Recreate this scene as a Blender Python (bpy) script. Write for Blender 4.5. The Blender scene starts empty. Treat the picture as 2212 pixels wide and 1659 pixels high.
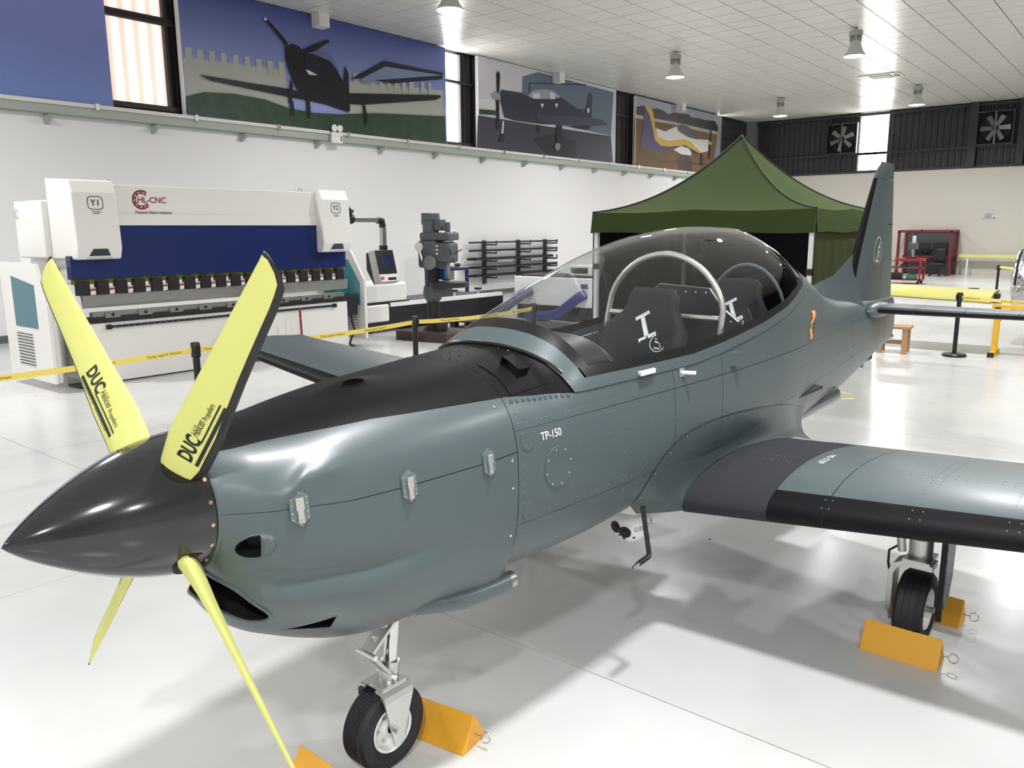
import bpy, bmesh, math, random
import numpy as np
from mathutils import Vector, Matrix
random.seed(7); rng = np.random.default_rng(7)
scene = bpy.context.scene
COL = scene.collection
PI = math.pi

# ---------------------------------------------------------------- camera, world, exposure
cam_data = bpy.data.cameras.new('camera')
cam = bpy.data.objects.new('camera', cam_data); COL.objects.link(cam)
cam_data.sensor_width = 36.0; cam_data.sensor_fit = 'HORIZONTAL'
cam_data.lens = 1735.74 / 2212 * 36.0
cam_data.clip_start = 0.05; cam_data.clip_end = 200
def set_cam(loc, yaw, pitch, roll):
    cy, sy = math.cos(yaw), math.sin(yaw)
    fw = Vector((sy*math.cos(pitch), cy*math.cos(pitch), -math.sin(pitch)))
    rt = Vector((cy, -sy, 0)); up = rt.cross(fw)
    r = rt*math.cos(roll) + up*math.sin(roll); u = -rt*math.sin(roll) + up*math.cos(roll)
    m = Matrix(((r.x, u.x, -fw.x, loc[0]), (r.y, u.y, -fw.y, loc[1]), (r.z, u.z, -fw.z, loc[2]), (0, 0, 0, 1)))
    cam.matrix_world = m
set_cam((0, 0, 2.0), math.radians(-38.915), math.radians(10.868), math.radians(-0.3576))
scene.camera = cam
world = bpy.data.worlds.new('world'); scene.world = world; world.use_nodes = True
world.node_tree.nodes['Background'].inputs[0].default_value = (0.75, 0.85, 1.0, 1)
world.node_tree.nodes['Background'].inputs[1].default_value = 1.0
vs = scene.view_settings
vs.view_transform = 'Standard'; vs.look = 'None'; vs.gamma = 1.0; vs.use_curve_mapping = False
vs.exposure = 0.80
scene.cycles.max_bounces = 7; scene.cycles.diffuse_bounces = 4; scene.cycles.glossy_bounces = 3
scene.cycles.use_adaptive_sampling = True; scene.cycles.adaptive_threshold = 0.03
scene.cycles.transparent_max_bounces = 12; scene.cycles.sample_clamp_indirect = 6.0
scene.cycles.caustics_reflective = False; scene.cycles.caustics_refractive = False
LAMP_W = 170.0      # power of one high-bay lamp
WIN_E = 9.0         # brightness of daylight in the translucent strips

# ---------------------------------------------------------------- helpers
def lin(c):
    out = []
    for v in c:
        v = v/255.0
        out.append(v/12.92 if v <= 0.04045 else ((v+0.055)/1.055)**2.4)
    return tuple(out)
MATS = {}
def mat(name, col=(200, 200, 200), rough=0.5, metal=0.0, coat=0.0, spec=0.5, emit=None, es=0.0, bump=None, var=0.0, vscale=4.0, coatr=0.1):
    if name in MATS: return MATS[name]
    m = bpy.data.materials.new(name); m.use_nodes = True
    nt = m.node_tree; b = nt.nodes['Principled BSDF']
    c = lin(col) + (1.0,)
    b.inputs['Base Color'].default_value = c
    b.inputs['Roughness'].default_value = rough; b.inputs['Metallic'].default_value = metal
    b.inputs['Coat Weight'].default_value = coat; b.inputs['Coat Roughness'].default_value = coatr
    b.inputs['Specular IOR Level'].default_value = spec
    if emit is not None:
        b.inputs['Emission Color'].default_value = lin(emit) + (1.0,); b.inputs['Emission Strength'].default_value = es
    tc = None
    if var > 0 or bump:
        tc = nt.nodes.new('ShaderNodeTexCoord')
    if var > 0:
        n = nt.nodes.new('ShaderNodeTexNoise'); n.inputs['Scale'].default_value = vscale; n.inputs['Detail'].default_value = 5
        nt.links.new(tc.outputs['Object'], n.inputs['Vector'])
        mx = nt.nodes.new('ShaderNodeMix'); mx.data_type = 'RGBA'; mx.blend_type = 'MIX'
        mx.inputs[6].default_value = tuple(max(0, v*(1-var)) for v in c[:3]) + (1,)
        mx.inputs[7].default_value = tuple(min(1, v*(1+var)) for v in c[:3]) + (1,)
        nt.links.new(n.outputs['Fac'], mx.inputs[0]); nt.links.new(mx.outputs[2], b.inputs['Base Color'])
    if bump:
        n = nt.nodes.new('ShaderNodeTexNoise'); n.inputs['Scale'].default_value = bump[0]; n.inputs['Detail'].default_value = 4
        nt.links.new(tc.outputs['Object'], n.inputs['Vector'])
        bp = nt.nodes.new('ShaderNodeBump'); bp.inputs['Strength'].default_value = bump[1]; bp.inputs['Distance'].default_value = bump[2]
        nt.links.new(n.outputs['Fac'], bp.inputs['Height']); nt.links.new(bp.outputs[0], b.inputs['Normal'])
    MATS[name] = m
    return m

def tag(o, label=None, cat=None, group=None, kind=None):
    if label: o['label'] = label
    if cat: o['category'] = cat
    if group: o['group'] = group
    if kind: o['kind'] = kind
    return o
def thing(name, label, cat, loc=(0, 0, 0), rz=0.0, group=None):
    o = bpy.data.objects.new(name, None); COL.objects.link(o)
    o.empty_display_size = 0.1
    o.location = loc; o.rotation_euler = (0, 0, rz)
    return tag(o, label, cat, group)
def mk(name, V, F, m, parent=None, smooth=False, ang=35, idx=None, bev=0.0, kind=None, loc=None):
    me = bpy.data.meshes.new(name)
    me.from_pydata([tuple(float(q) for q in v) for v in V], [], [tuple(int(q) for q in f) for f in F])
    ms = m if isinstance(m, (list, tuple)) else [m]
    for x in ms: me.materials.append(x)
    if idx is not None: me.polygons.foreach_set('material_index', np.asarray(idx, dtype=np.int32))
    o = bpy.data.objects.new(name, me); COL.objects.link(o)
    if loc is not None: o.location = loc
    if parent is not None: o.parent = parent
    if smooth:
        me.polygons.foreach_set('use_smooth', np.ones(len(me.polygons), dtype=bool))
        if ang < 180: me.set_sharp_from_angle(angle=math.radians(ang))
    if bev > 0:
        md = o.modifiers.new('bevel', 'BEVEL'); md.width = bev; md.segments = 2; md.limit_method = 'ANGLE'; md.angle_limit = math.radians(40)
    if kind: o['kind'] = kind
    me.update()
    return o
class B:
    """collects simple solids into one mesh"""
    def __init__(s): s.V = []; s.F = []; s.I = []; s.mi = 0
    def add(s, V, F):
        n = len(s.V); s.V += [tuple(v) for v in V]; s.F += [tuple(i+n for i in f) for f in F]; s.I += [s.mi]*len(F); return s
    def box(s, a, b, rot=None, org=None):
        x0, y0, z0 = a; x1, y1, z1 = b
        V = [(x0,y0,z0),(x1,y0,z0),(x1,y1,z0),(x0,y1,z0),(x0,y0,z1),(x1,y0,z1),(x1,y1,z1),(x0,y1,z1)]
        if rot is not None:
            R = rot; og = Vector(org if org is not None else ((x0+x1)/2,(y0+y1)/2,(z0+z1)/2))
            V = [tuple(og + R @ (Vector(v)-og)) for v in V]
        return s.add(V, [(0,3,2,1),(4,5,6,7),(0,1,5,4),(1,2,6,5),(2,3,7,6),(3,0,4,7)])
    def prism(s, poly, ax, t0, t1):
        """poly in the plane normal to axis ax (0 x,1 y,2 z), extruded t0..t1; poly order (u,v) = remaining axes in order"""
        n = len(poly); V = []
        for t in (t0, t1):
            for u, v in poly:
                p = [u, v]; p.insert(ax, t); V.append(tuple(p))
        F = [tuple(range(n))[::-1], tuple(range(n, 2*n))] + [(i, (i+1) % n, n+(i+1) % n, n+i) for i in range(n)]
        return s.add(V, F)
    def cyl(s, p, q, r, r2=None, n=16, cap=True):
        p = Vector(p); q = Vector(q); d = (q-p).normalized(); r2 = r if r2 is None else r2
        a = d.orthogonal().normalized(); b = d.cross(a); V = []; F = []
        for c, rr in ((p, r), (q, r2)):
            for i in range(n):
                t = 2*PI*i/n; V.append(tuple(c + (a*math.cos(t) + b*math.sin(t))*rr))
        F = [(i, (i+1) % n, n+(i+1) % n, n+i) for i in range(n)]
        if cap: F += [tuple(range(n))[::-1], tuple(range(n, 2*n))]
        return s.add(V, F)
    def lathe(s, prof, org=(0,0,0), axis=(0,0,1), n=24, cap=True):
        """prof: list of (r, t) along axis"""
        org = Vector(org); d = Vector(axis).normalized(); a = d.orthogonal().normalized(); b = d.cross(a); V = []; F = []
        for r, t in prof:
            for i in range(n):
                g = 2*PI*i/n; V.append(tuple(org + d*t + (a*math.cos(g)+b*math.sin(g))*r))
        for k in range(len(prof)-1):
            for i in range(n):
                j = (i+1) % n; F.append((k*n+i, k*n+j, (k+1)*n+j, (k+1)*n+i))
        if cap: F += [tuple(range(n))[::-1], tuple(range((len(prof)-1)*n, len(prof)*n))]
        return s.add(V, F)
    def tube(s, pts, r, n=8, closed=False):
        P = [Vector(p) for p in pts]; m = len(P); V = []; F = []
        up = None
        for i in range(m):
            if closed: d = (P[(i+1) % m]-P[i-1]).normalized()
            else: d = (P[min(i+1, m-1)]-P[max(i-1, 0)]).normalized()
            if up is None: a = d.orthogonal().normalized()
            else:
                a = up - d*up.dot(d); a = a.normalized() if a.length > 1e-6 else d.orthogonal().normalized()
            up = a; b = d.cross(a); rr = r[i] if isinstance(r, (list, tuple)) else r
            for k in range(n):
                t = 2*PI*k/n; V.append(tuple(P[i] + (a*math.cos(t)+b*math.sin(t))*rr))
        for i in range(m if closed else m-1):
            i2 = (i+1) % m
            for k in range(n):
                k2 = (k+1) % n; F.append((i*n+k, i*n+k2, i2*n+k2, i2*n+k))
        if not closed: F += [tuple(range(n))[::-1], tuple(range((m-1)*n, m*n))]
        return s.add(V, F)
    def sph(s, c, r, n=12, m=8, sc=(1,1,1)):
        V = []; F = []
        for j in range(m+1):
            t = PI*j/m
            for i in range(n):
                g = 2*PI*i/n; V.append((c[0]+sc[0]*r*math.sin(t)*math.cos(g), c[1]+sc[1]*r*math.sin(t)*math.sin(g), c[2]+sc[2]*r*math.cos(t)))
        for j in range(m):
            for i in range(n):
                i2 = (i+1) % n; F.append((j*n+i, (j+1)*n+i, (j+1)*n+i2, j*n+i2))
        return s.add(V, F)
    def grid(s, P):
        """P: array (a,b,3)"""
        a, b = P.shape[:2]; V = [tuple(v) for v in P.reshape(-1, 3)]
        F = [(i*b+j, i*b+j+1, (i+1)*b+j+1, (i+1)*b+j) for i in range(a-1) for j in range(b-1)]
        return s.add(V, F)
    def mk(s, name, m, parent=None, **k):
        if isinstance(m, (list, tuple)) and 'idx' not in k: k['idx'] = s.I
        return mk(name, s.V, s.F, m, parent, **k)
def box(name, a, b, m, parent=None, bev=0.0, **k):
    return B().box(a, b).mk(name, m, parent, bev=bev, **k)
def dup(root, loc=None, rz=None, label=None, **k):
    r = root.copy(); COL.objects.link(r)
    if loc is not None: r.location = loc
    if rz is not None: r.rotation_euler = (0, 0, rz)
    if label: r['label'] = label
    for ch in list(root.children):
        c = ch.copy(); COL.objects.link(c); c.parent = r
        for g in list(ch.children):
            d = g.copy(); COL.objects.link(d); d.parent = c
    return r
FONT_CACHE = {}
def text_geo(txt, size=1.0, bold=0.0, align='CENTER', shear=0.0, space=1.0):
    key = (txt, bold, align, shear, space)
    if key not in FONT_CACHE:
        cu = bpy.data.curves.new('txt', 'FONT'); cu.body = txt; cu.size = 1.0; cu.align_x = align; cu.align_y = 'CENTER'
        cu.offset = bold; cu.shear = shear; cu.space_character = space; cu.resolution_u = 3
        ob = bpy.data.objects.new('txt', cu); COL.objects.link(ob)
        dg = bpy.context.evaluated_depsgraph_get()
        me = bpy.data.meshes.new_from_object(ob.evaluated_get(dg))
        FONT_CACHE[key] = ([tuple(v.co) for v in me.vertices], [tuple(p.vertices) for p in me.polygons])
        bpy.data.objects.remove(ob); bpy.data.curves.remove(cu); bpy.data.meshes.remove(me)
    V, F = FONT_CACHE[key]
    return [(v[0]*size, v[1]*size) for v in V], F
def text(name, txt, size, org, xd, yd, m, parent=None, sx=1.0, **k):
    V, F = text_geo(txt, size, **k)
    o = Vector(org); xd = Vector(xd); yd = Vector(yd)
    return mk(name, [tuple(o + xd*(u*sx) + yd*v) for u, v in V], F, m, parent)
def pchip(x, xs, ys):
    xs = np.asarray(xs, float); ys = np.asarray(ys, float); h = np.diff(xs); d = np.diff(ys)/h
    m = np.zeros_like(xs); m[0] = d[0]; m[-1] = d[-1]
    for i in range(1, len(xs)-1):
        if d[i-1]*d[i] > 0:
            w1 = 2*h[i]+h[i-1]; w2 = h[i]+2*h[i-1]; m[i] = (w1+w2)/(w1/d[i-1]+w2/d[i])
    x = np.clip(np.asarray(x, float), xs[0], xs[-1]); i = np.clip(np.searchsorted(xs, x)-1, 0, len(xs)-2)
    t = (x-xs[i])/h[i]
    return (2*t**3-3*t**2+1)*ys[i] + (t**3-2*t**2+t)*h[i]*m[i] + (-2*t**3+3*t**2)*ys[i+1] + (t**3-t**2)*h[i]*m[i+1]
def sstep(x, a, b):
    t = np.clip((x-a)/(b-a), 0, 1); return t*t*(3-2*t)

# ---------------------------------------------------------------- shared materials
M_paint = mat('grey_green_paint', (75, 87, 90), 0.42, 0.0, coat=0.22, coatr=0.25, spec=0.5)
M_black = mat('matt_black_paint', (14, 14, 18), 0.52, 0.0, spec=0.14)
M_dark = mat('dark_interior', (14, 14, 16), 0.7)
M_white = mat('white_paint', (232, 232, 230), 0.4)
M_metal = mat('bare_metal', (190, 190, 188), 0.28, 1.0)
M_chrome = mat('polished_metal', (215, 215, 215), 0.12, 1.0)
M_rubber = mat('black_rubber', (22, 22, 24), 0.6)
M_blackpl = mat('black_plastic', (20, 20, 22), 0.4)
M_decalw = mat('white_lettering', (225, 228, 228), 0.5)
M_decalk = mat('black_lettering', (16, 16, 16), 0.5)
M_yellow = mat('yellow_tape', (238, 214, 108), 0.55)
# ================================================================ the hangar
WX, WY, CZ = -16.5, 38.9, 7.02      # left wall, back wall, ceiling
RX, FY = 13.0, -13.0
def floor_material():
    m = bpy.data.materials.new('epoxy_floor'); m.use_nodes = True; nt = m.node_tree; b = nt.nodes['Principled BSDF']
    tc = nt.nodes.new('ShaderNodeTexCoord')
    n1 = nt.nodes.new('ShaderNodeTexNoise'); n1.inputs['Scale'].default_value = 0.5; n1.inputs['Detail'].default_value = 6
    n2 = nt.nodes.new('ShaderNodeTexNoise'); n2.inputs['Scale'].default_value = 9.0; n2.inputs['Detail'].default_value = 8
    for n in (n1, n2): nt.links.new(tc.outputs['Object'], n.inputs['Vector'])
    r = nt.nodes.new('ShaderNodeValToRGB')
    r.color_ramp.elements[0].position = 0.3; r.color_ramp.elements[0].color = lin((196, 196, 194)) + (1,)
    r.color_ramp.elements[1].position = 0.7; r.color_ramp.elements[1].color = lin((216, 216, 214)) + (1,)
    nt.links.new(n1.outputs['Fac'], r.inputs['Fac'])
    # fine scuffs: thin scratches of their own shape
    v = nt.nodes.new('ShaderNodeTexVoronoi'); v.feature = 'F1'; v.inputs['Scale'].default_value = 1.6
    nt.links.new(tc.outputs['Object'], v.inputs['Vector'])
    rr = nt.nodes.new('ShaderNodeValToRGB'); rr.color_ramp.elements[0].position = 0.018; rr.color_ramp.elements[0].color = (.25, .25, .24, 1)
    rr.color_ramp.elements[1].position = 0.026; rr.color_ramp.elements[1].color = (1, 1, 1, 1)
    nt.links.new(v.outputs['Distance'], rr.inputs['Fac'])
    mx = nt.nodes.new('ShaderNodeMix'); mx.data_type = 'RGBA'; mx.blend_type = 'MULTIPLY'; mx.inputs[0].default_value = 1
    nt.links.new(r.outputs[0], mx.inputs[6]); nt.links.new(rr.outputs[0], mx.inputs[7])
    nt.links.new(mx.outputs[2], b.inputs['Base Color'])
    mr = nt.nodes.new('ShaderNodeMapRange'); mr.inputs[3].default_value = 0.14; mr.inputs[4].default_value = 0.30
    nt.links.new(n2.outputs['Fac'], mr.inputs[0]); nt.links.new(mr.outputs[0], b.inputs['Roughness'])
    bp = nt.nodes.new('ShaderNodeBump'); bp.inputs['Strength'].default_value = 0.05; bp.inputs['Distance'].default_value = 0.01
    nt.links.new(n1.outputs['Fac'], bp.inputs['Height']); nt.links.new(bp.outputs[0], b.inputs['Normal'])
    return m
M_floor = floor_material()
M_joint = mat('floor_joint_filler', (120, 118, 112), 0.7)
M_wallw = mat('white_wall', (232, 230, 229), 0.75, var=0.03, vscale=0.6)
M_wallb = mat('back_wall_cream', (198, 194, 183), 0.75, var=0.02, vscale=0.6)
M_sheet = mat('dark_metal_sheet', (52, 50, 50), 0.5, 0.2)
M_steel = mat('dark_steel', (44, 43, 44), 0.55)
M_colm = mat('grey_column', (120, 122, 124), 0.5)
M_base = mat('grey_baseboard', (92, 96, 96), 0.6)
M_tray = mat('grey_green_tray', (168, 176, 166), 0.5)
M_traytop = mat('tray_white', (224, 220, 214), 0.5)
def ceiling_material():
    m = mat('ceiling_panel', (214, 212, 205), 0.26, 0.0, spec=0.7)
    nt = m.node_tree; b = nt.nodes['Principled BSDF']
    tc = nt.nodes.new('ShaderNodeTexCoord'); w = nt.nodes.new('ShaderNodeTexWave'); w.wave_type = 'BANDS'; w.bands_direction = 'Y'
    w.inputs['Scale'].default_value = 5.0
    nt.links.new(tc.outputs['Object'], w.inputs['Vector'])
    bp = nt.nodes.new('ShaderNodeBump'); bp.inputs['Strength'].default_value = 0.25; bp.inputs['Distance'].default_value = 0.01
    nt.links.new(w.outputs['Fac'], bp.inputs['Height']); nt.links.new(bp.outputs[0], b.inputs['Normal'])
    return m
M_ceil = ceiling_material()
def struct(o): o['kind'] = 'structure'; return o
# floor: a bed with slabs parted by joints
fl = struct(box('floor', (WX-.3, FY-.3, -.25), (RX+.3, WY+.3, -.012), M_joint))
fx = [WX-.3, -11.1, -4.85, 1.4, 7.6, RX+.3]; fyy = [FY-.3, -8.2, -2.7, 2.85, 8.4, 13.9, 19.4, 24.9, 30.4, 35.9, WY+.3]
for i in range(len(fx)-1):
    for j in range(len(fyy)-1):
        g = .0025
        box('floor_slab', (fx[i]+g, fyy[j]+g, -.012), (fx[i+1]-g, fyy[j+1]-g, 0.0), M_floor, fl)
# left wall
wl = struct(box('wall_left', (WX-.3, FY, 0), (WX, WY, 4.42), M_wallw))
struct(box('baseboard_left', (WX, FY, 0), (WX+.02, WY, 0.14), M_base))
wb = struct(box('wall_back', (WX, WY, 0), (RX, WY+.3, 4.42), M_wallb))
wr = struct(box('wall_right', (RX, FY, 0), (RX+.3, WY, CZ), M_wallw))
wf = struct(box('wall_front', (WX, FY-.3, 0), (RX, FY, CZ), M_wallw))
def corrugated(name, axis, pos, a0, a1, z0, z1, m, parent, pitch=.24, depth=.04, sign=1):
    """ribbed sheet in the plane axis=pos running a0..a1; ribs stand proud"""
    n = max(1, int(round((a1-a0)/pitch))); p = (a1-a0)/n; pr = []
    for i in range(n):
        t = a0+i*p
        pr += [(t, 0), (t+p*.55, 0), (t+p*.65, depth), (t+p*.9, depth)]
    pr.append((a1, 0)); V = []; F = []
    for t, d in pr:
        for z in (z0, z1):
            V.append((pos+sign*d, t, z) if axis == 0 else (t, pos+sign*d, z))
    for i in range(len(pr)-1): F.append((2*i, 2*i+2, 2*i+3, 2*i+1))
    return mk(name, V, F, m, parent)
UP = struct(box('wall_left_upper', (WX-.35, FY, 4.42), (WX-.25, WY, CZ+.3), M_steel))
for a, b_ in ((-13, 7.9), (9.3, 17.35), (18.25, 26.4), (26.9, 35.45), (35.95, 38.9)):
    corrugated('metal_sheet', 0, WX-.16, a, b_, 4.42, CZ, M_sheet, UP)
def daylight(name, col, es):
    m = bpy.data.materials.new(name); m.use_nodes = True; nt = m.node_tree
    b = nt.nodes['Principled BSDF']; b.inputs['Base Color'].default_value = (.8, .8, .78, 1); b.inputs['Roughness'].default_value = .4
    tc = nt.nodes.new('ShaderNodeTexCoord'); w = nt.nodes.new('ShaderNodeTexWave'); w.wave_type = 'BANDS'; w.bands_direction = 'DIAGONAL'
    w.inputs['Scale'].default_value = 2.2
    mp = nt.nodes.new('ShaderNodeMapping'); mp.inputs['Scale'].default_value = (1, 1, 0)
    nt.links.new(tc.outputs['Object'], mp.inputs['Vector']); nt.links.new(mp.outputs[0], w.inputs['Vector'])
    r = nt.nodes.new('ShaderNodeValToRGB'); r.color_ramp.elements[0].color = lin(col) + (1,); r.color_ramp.elements[1].color = (1, 1, 1, 1)
    nt.links.new(w.outputs['Fac'], r.inputs['Fac']); nt.links.new(r.outputs[0], b.inputs['Emission Color'])
    b.inputs['Emission Strength'].default_value = es
    return m
M_day1 = daylight('daylit_fibreglass', (236, 186, 160), .56)
M_day2 = daylight('daylit_fibreglass_bright', (255, 250, 242), 8.0)
wn = 0
def window(axis, a0, a1, z0, z1, m, bars, jamb=.0):
    global wn; wn += 1
    if axis == 0:
        o = struct(box('window_%d' % wn, (WX-.19, a0, z0), (WX-.17, a1, z1), m))
        b = B().box((WX-.2, a0-.05, z0-.1), (WX-.02, a1+jamb, z0)).box((WX-.2, a0-.06, z0), (WX-.04, a0, z1)).box((WX-.2, a1, z0), (WX-.06, a1+.07, z1))
        b.mk('window_frame', M_steel, o)
        for z in bars: B().cyl((WX-.1, a0-.05, z), (WX-.1, a1+jamb, z), .045, n=10).mk('crossbar', M_steel, o)
    else:
        o = struct(box('window_%d' % wn, (a0, WY+.17, z0), (a1, WY+.19, z1), m))
        for z in bars: box('crossbar', (a0, WY+.02, z-.035), (a1, WY+.1, z+.035), M_steel, o)
    return o
window(0, 7.96, 9.22, 4.56, 6.98, M_day1, (6.27,), .2)
window(0, 17.4, 18.2, 4.52, 6.98, M_day2, (6.2,), .5)
window(0, 26.42, 26.75, 6.5, 6.98, M_day1, ())
window(0, 35.5, 35.85, 4.5, 6.98, M_day2, (6.15,))
window(1, -11.34, -10.18, 4.53, 6.93, M_day2, (5.25,))
# trims of the left wall: purlin, sill tray with brackets and clips
t = struct(B().cyl((WX-.1, FY, 6.2), (WX-.1, WY, 6.2), .05, n=8).mk('trim_1', M_steel))
tray = struct(box('trim_2', (WX, FY, 4.17), (WX+.16, WY, 4.33), M_tray))
box('tray_lip', (WX, FY, 4.33), (WX+.2, WY, 4.40), M_traytop, tray)
box('tray_liner', (WX, FY, 4.15), (WX+.12, WY, 4.17), M_tray, tray)
y = 0.55
proto = None
while y < 38:
    b = B().prism([(WX, 4.13), (WX+.26, 4.13), (WX+.26, 4.10), (WX+.03, 3.98), (WX, 3.98)], 1, y-.035, y+.035)
    V = b.V
    if proto is None: proto = B(); proto = mk('bracket', [(v[0]-WX, v[1]-y, v[2]-4.13) for v in V], b.F, M_tray, tray); proto.location = (WX, y, 4.13)
    else:
        c = proto.copy(); COL.objects.link(c); c.location = (WX, y, 4.13)
    y += 2.05
    box('clip', (WX+.195, y-1.2, 4.30), (WX+.215, y-1.12, 4.42), M_metal, tray)
# back wall, upper: dark ribbed sheets, purlins, columns
UB = struct(box('wall_back_upper', (WX, WY+.25, 4.42), (RX, WY+.35, CZ+.3), M_steel))
for a, b_ in ((-16.5, -11.36), (-10.16, -6.95), (-6.65, -3.0), (-3.0, 3.0), (3.0, 13.0)):
    corrugated('metal_sheet', 1, WY+.16, a, b_, 4.42, CZ, M_sheet, UB, sign=-1)
tr = struct(box('trim_3', (WX, WY+.02, 5.19), (RX, WY+.12, 5.29), M_steel))
tr = struct(box('trim_4', (WX, WY-.03, 4.40), (RX, WY+.15, 4.50), M_steel))
tr = struct(box('trim_5', (WX, WY-.02, 6.86), (RX, WY+.15, 6.97), M_steel))
struct(box('trim_6', (-6.98, WY-.16, 4.44), (-6.66, WY+.14, CZ), M_steel))
struct(box('trim_7', (WX, WY-.35, 4.42), (WX+.42, WY+.14, CZ), M_colm))
struct(box('trim_8', (-5.2, WY-.16, 4.44), (-4.95, WY+.14, CZ), M_steel))
# ceiling: backing and panels
ce = struct(box('ceiling', (WX-.35, FY-.3, CZ+.025), (RX+.3, WY+.35, CZ+.3), mat('ceiling_backing', (58, 57, 55), .8)))
px, py = 0.8, 0.75
cells = []
i = 0; x = WX
while x < RX-.1:
    y = FY + (0 if i % 2 == 0 else -py*.0)
    while y < WY-.1:
        cells.append((x, y)); y += py
    x += px; i += 1
fwd2 = (math.sin(math.radians(-38.9)), math.cos(math.radians(-38.9)))
def inview(c):
    cx, cy_ = c[0]+px/2, c[1]+py/2; d = cx*fwd2[0]+cy_*fwd2[1]; l = cx*fwd2[1]-cy_*fwd2[0]
    return d > 9.0 and -0.70*d < l < 0.66*d
vis = sorted([c for c in cells if inview(c)], key=lambda c: c[0]**2+c[1]**2)
near = set(vis[:300])
g = .011
tile0 = None
for c in vis[:300]:
    if tile0 is None:
        tile0 = box('ceiling_panel', (g, g, 0), (px-g, py-g, .025), M_ceil, ce)
        tile0.location = (c[0], c[1], CZ)
    else:
        t_ = tile0.copy(); COL.objects.link(t_); t_.location = (c[0], c[1], CZ)
b = B()
for c in cells:
    if c in near: continue
    b.box((c[0]+g, c[1]+g, CZ), (c[0]+px-g, c[1]+py-g, CZ+.025))
b.mk('ceiling_panels', M_ceil, ce, kind='stuff')
# white stubs where the roof beams meet the left wall
for k, yy in enumerate((12.95, 22.6, 31.2)):
    struct(box('trim_%d' % (9+k), (WX-.1, yy-.15, 6.72), (WX+.45, yy+.15, CZ), M_traytop))

# ---------------------------------------------------------------- high-bay lamps
M_lens = mat('lamp_lens', (255, 255, 255), 0.3, emit=(255, 252, 244), es=14.0)
M_lampg = mat('lamp_aluminium', (170, 172, 170), 0.35, 0.6)
M_lampr = mat('lamp_reflector', (190, 192, 188), 0.3, 0.2)
def make_lamp(loc, label, power=1.0):
    t = thing('high_bay_lamp', label, 'lamp', loc, 0, 'high-bay lamps under the ceiling')
    B().cyl((0, 0, .34), (0, 0, CZ-loc[2]), .022, n=8).mk('stem', M_lampg, t)
    B().lathe([(.10, .22), (.165, .22), (.165, .34), (.15, .35), (.02, .36)], n=24).mk('housing', M_lampg, t, smooth=True)
    fin = B()
    for k in range(16):
        a = 2*PI*k/16; R = Matrix.Rotation(a, 3, 'Z')
        fin.box((.05, -.008, .08), (.145, .008, .22), rot=R, org=(0, 0, 0))
    fin.mk('cooling_fins', M_lampg, t)
    B().lathe([(.115, .10), (.14, .0), (.19, -.14), (.265, -.25), (.275, -.275), (.262, -.275), (.25, -.25)], n=32, cap=False).mk('reflector', M_lampr, t, smooth=True)
    B().lathe([(.258, -.262), (.258, -.272)], n=32).mk('lens', M_lens, t)
    ld = bpy.data.lights.new('lamp_light', 'AREA'); ld.shape = 'DISK'; ld.size = .5; ld.energy = LAMP_W*power; ld.color = (.975, .98, 1.0); ld.spread = math.radians(165)
    lo = bpy.data.objects.new('lamp_light', ld); COL.objects.link(lo); lo.parent = t; lo.location = (0, 0, -.285)
    return t
lamps = {(-11.75, 12.65): 'high-bay lamp at the top edge, glaring between the two bright wall windows',
         (-11.75, 22.2): 'high-bay lamp above the dark aeroplane banner, left of the four hanging lamps in view',
         (-6.85, 22.6): 'nearest high-bay lamp, beside the ceiling air-conditioner grille',
         (-12.5, 32.4): 'high-bay lamp over the green tent peak, near the far corner',
         (-7.65, 32.8): 'high-bay lamp between the bright back-wall skylight and the right wall fan'}
hid = [(1.9, -7.4), (1.9, -2.8), (-0.4, 2.6), (-6.9, 12.6), (-2.0, 12.6), (-11.8, 2.6), (-6.9, -7.4), (-11.8, -7.4), (-2.0, 22.4), (-2.0, 32.5), (4.5, 7.2), (7.0, -2.8)]
for (x, y), lb in lamps.items(): make_lamp((x, y, 6.6), lb, .62 if x < -11 else 1.0)
for k, (x, y) in enumerate(hid): make_lamp((x, y, 6.6), 'high-bay lamp hanging outside the picture over the aircraft floor')
# ================================================================ the aircraft (local: x aft, y to its right, z up)
AC = thing('aircraft', 'grey-green turboprop trainer aircraft with yellow propeller blades and bubble canopy', 'aircraft', (-2.114, 1.833, 0), math.radians(88))
S_  = [-.705,-.69,-.66,-.62,-.55,-.45,-.30,-.10, .10, .31, .45, .56, .64, .74,1.05,1.40,1.81,2.29,2.62,3.00,3.36,3.72,3.90,4.25,4.70,5.20,5.60,6.05]
ZT_ = [1.437,1.442,1.445,1.446,1.447,1.452,1.472,1.495,1.508,1.524,1.536,1.548,1.590,1.648,1.782,1.897,1.974,2.008,2.003,1.930,1.795,1.668,1.585,1.50,1.455,1.43,1.41,1.38]
ZB_S = [-.705,-.70,-.69,-.675,-.655,-.62,-.58,-.5,-.4,-.3,-.1,.1,.25,.311,.32,.7,1.2,2.0,3.0,3.8,4.45,5.0,5.5,6.05]
ZB_ = [1.035,1.0,.965,.93,.90,.86,.828,.785,.738,.702,.66,.642,.642,.658,.69,.69,.69,.69,.69,.70,.77,.85,.93,1.0]
ZM_S = [-.705,-.5,-.2,.3,1.0,2.0,3.0,4.0,5.0,6.05]; ZM_ = [1.237,1.19,1.14,1.12,1.12,1.12,1.12,1.13,1.16,1.20]
W_S = [-.705,-.68,-.6,-.4,-.1,.3,1.0,1.8,2.6,3.4,4.2,5,5.6,6.05]; W_ = [.213,.228,.27,.325,.37,.41,.44,.45,.42,.33,.24,.16,.10,.035]
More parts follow.
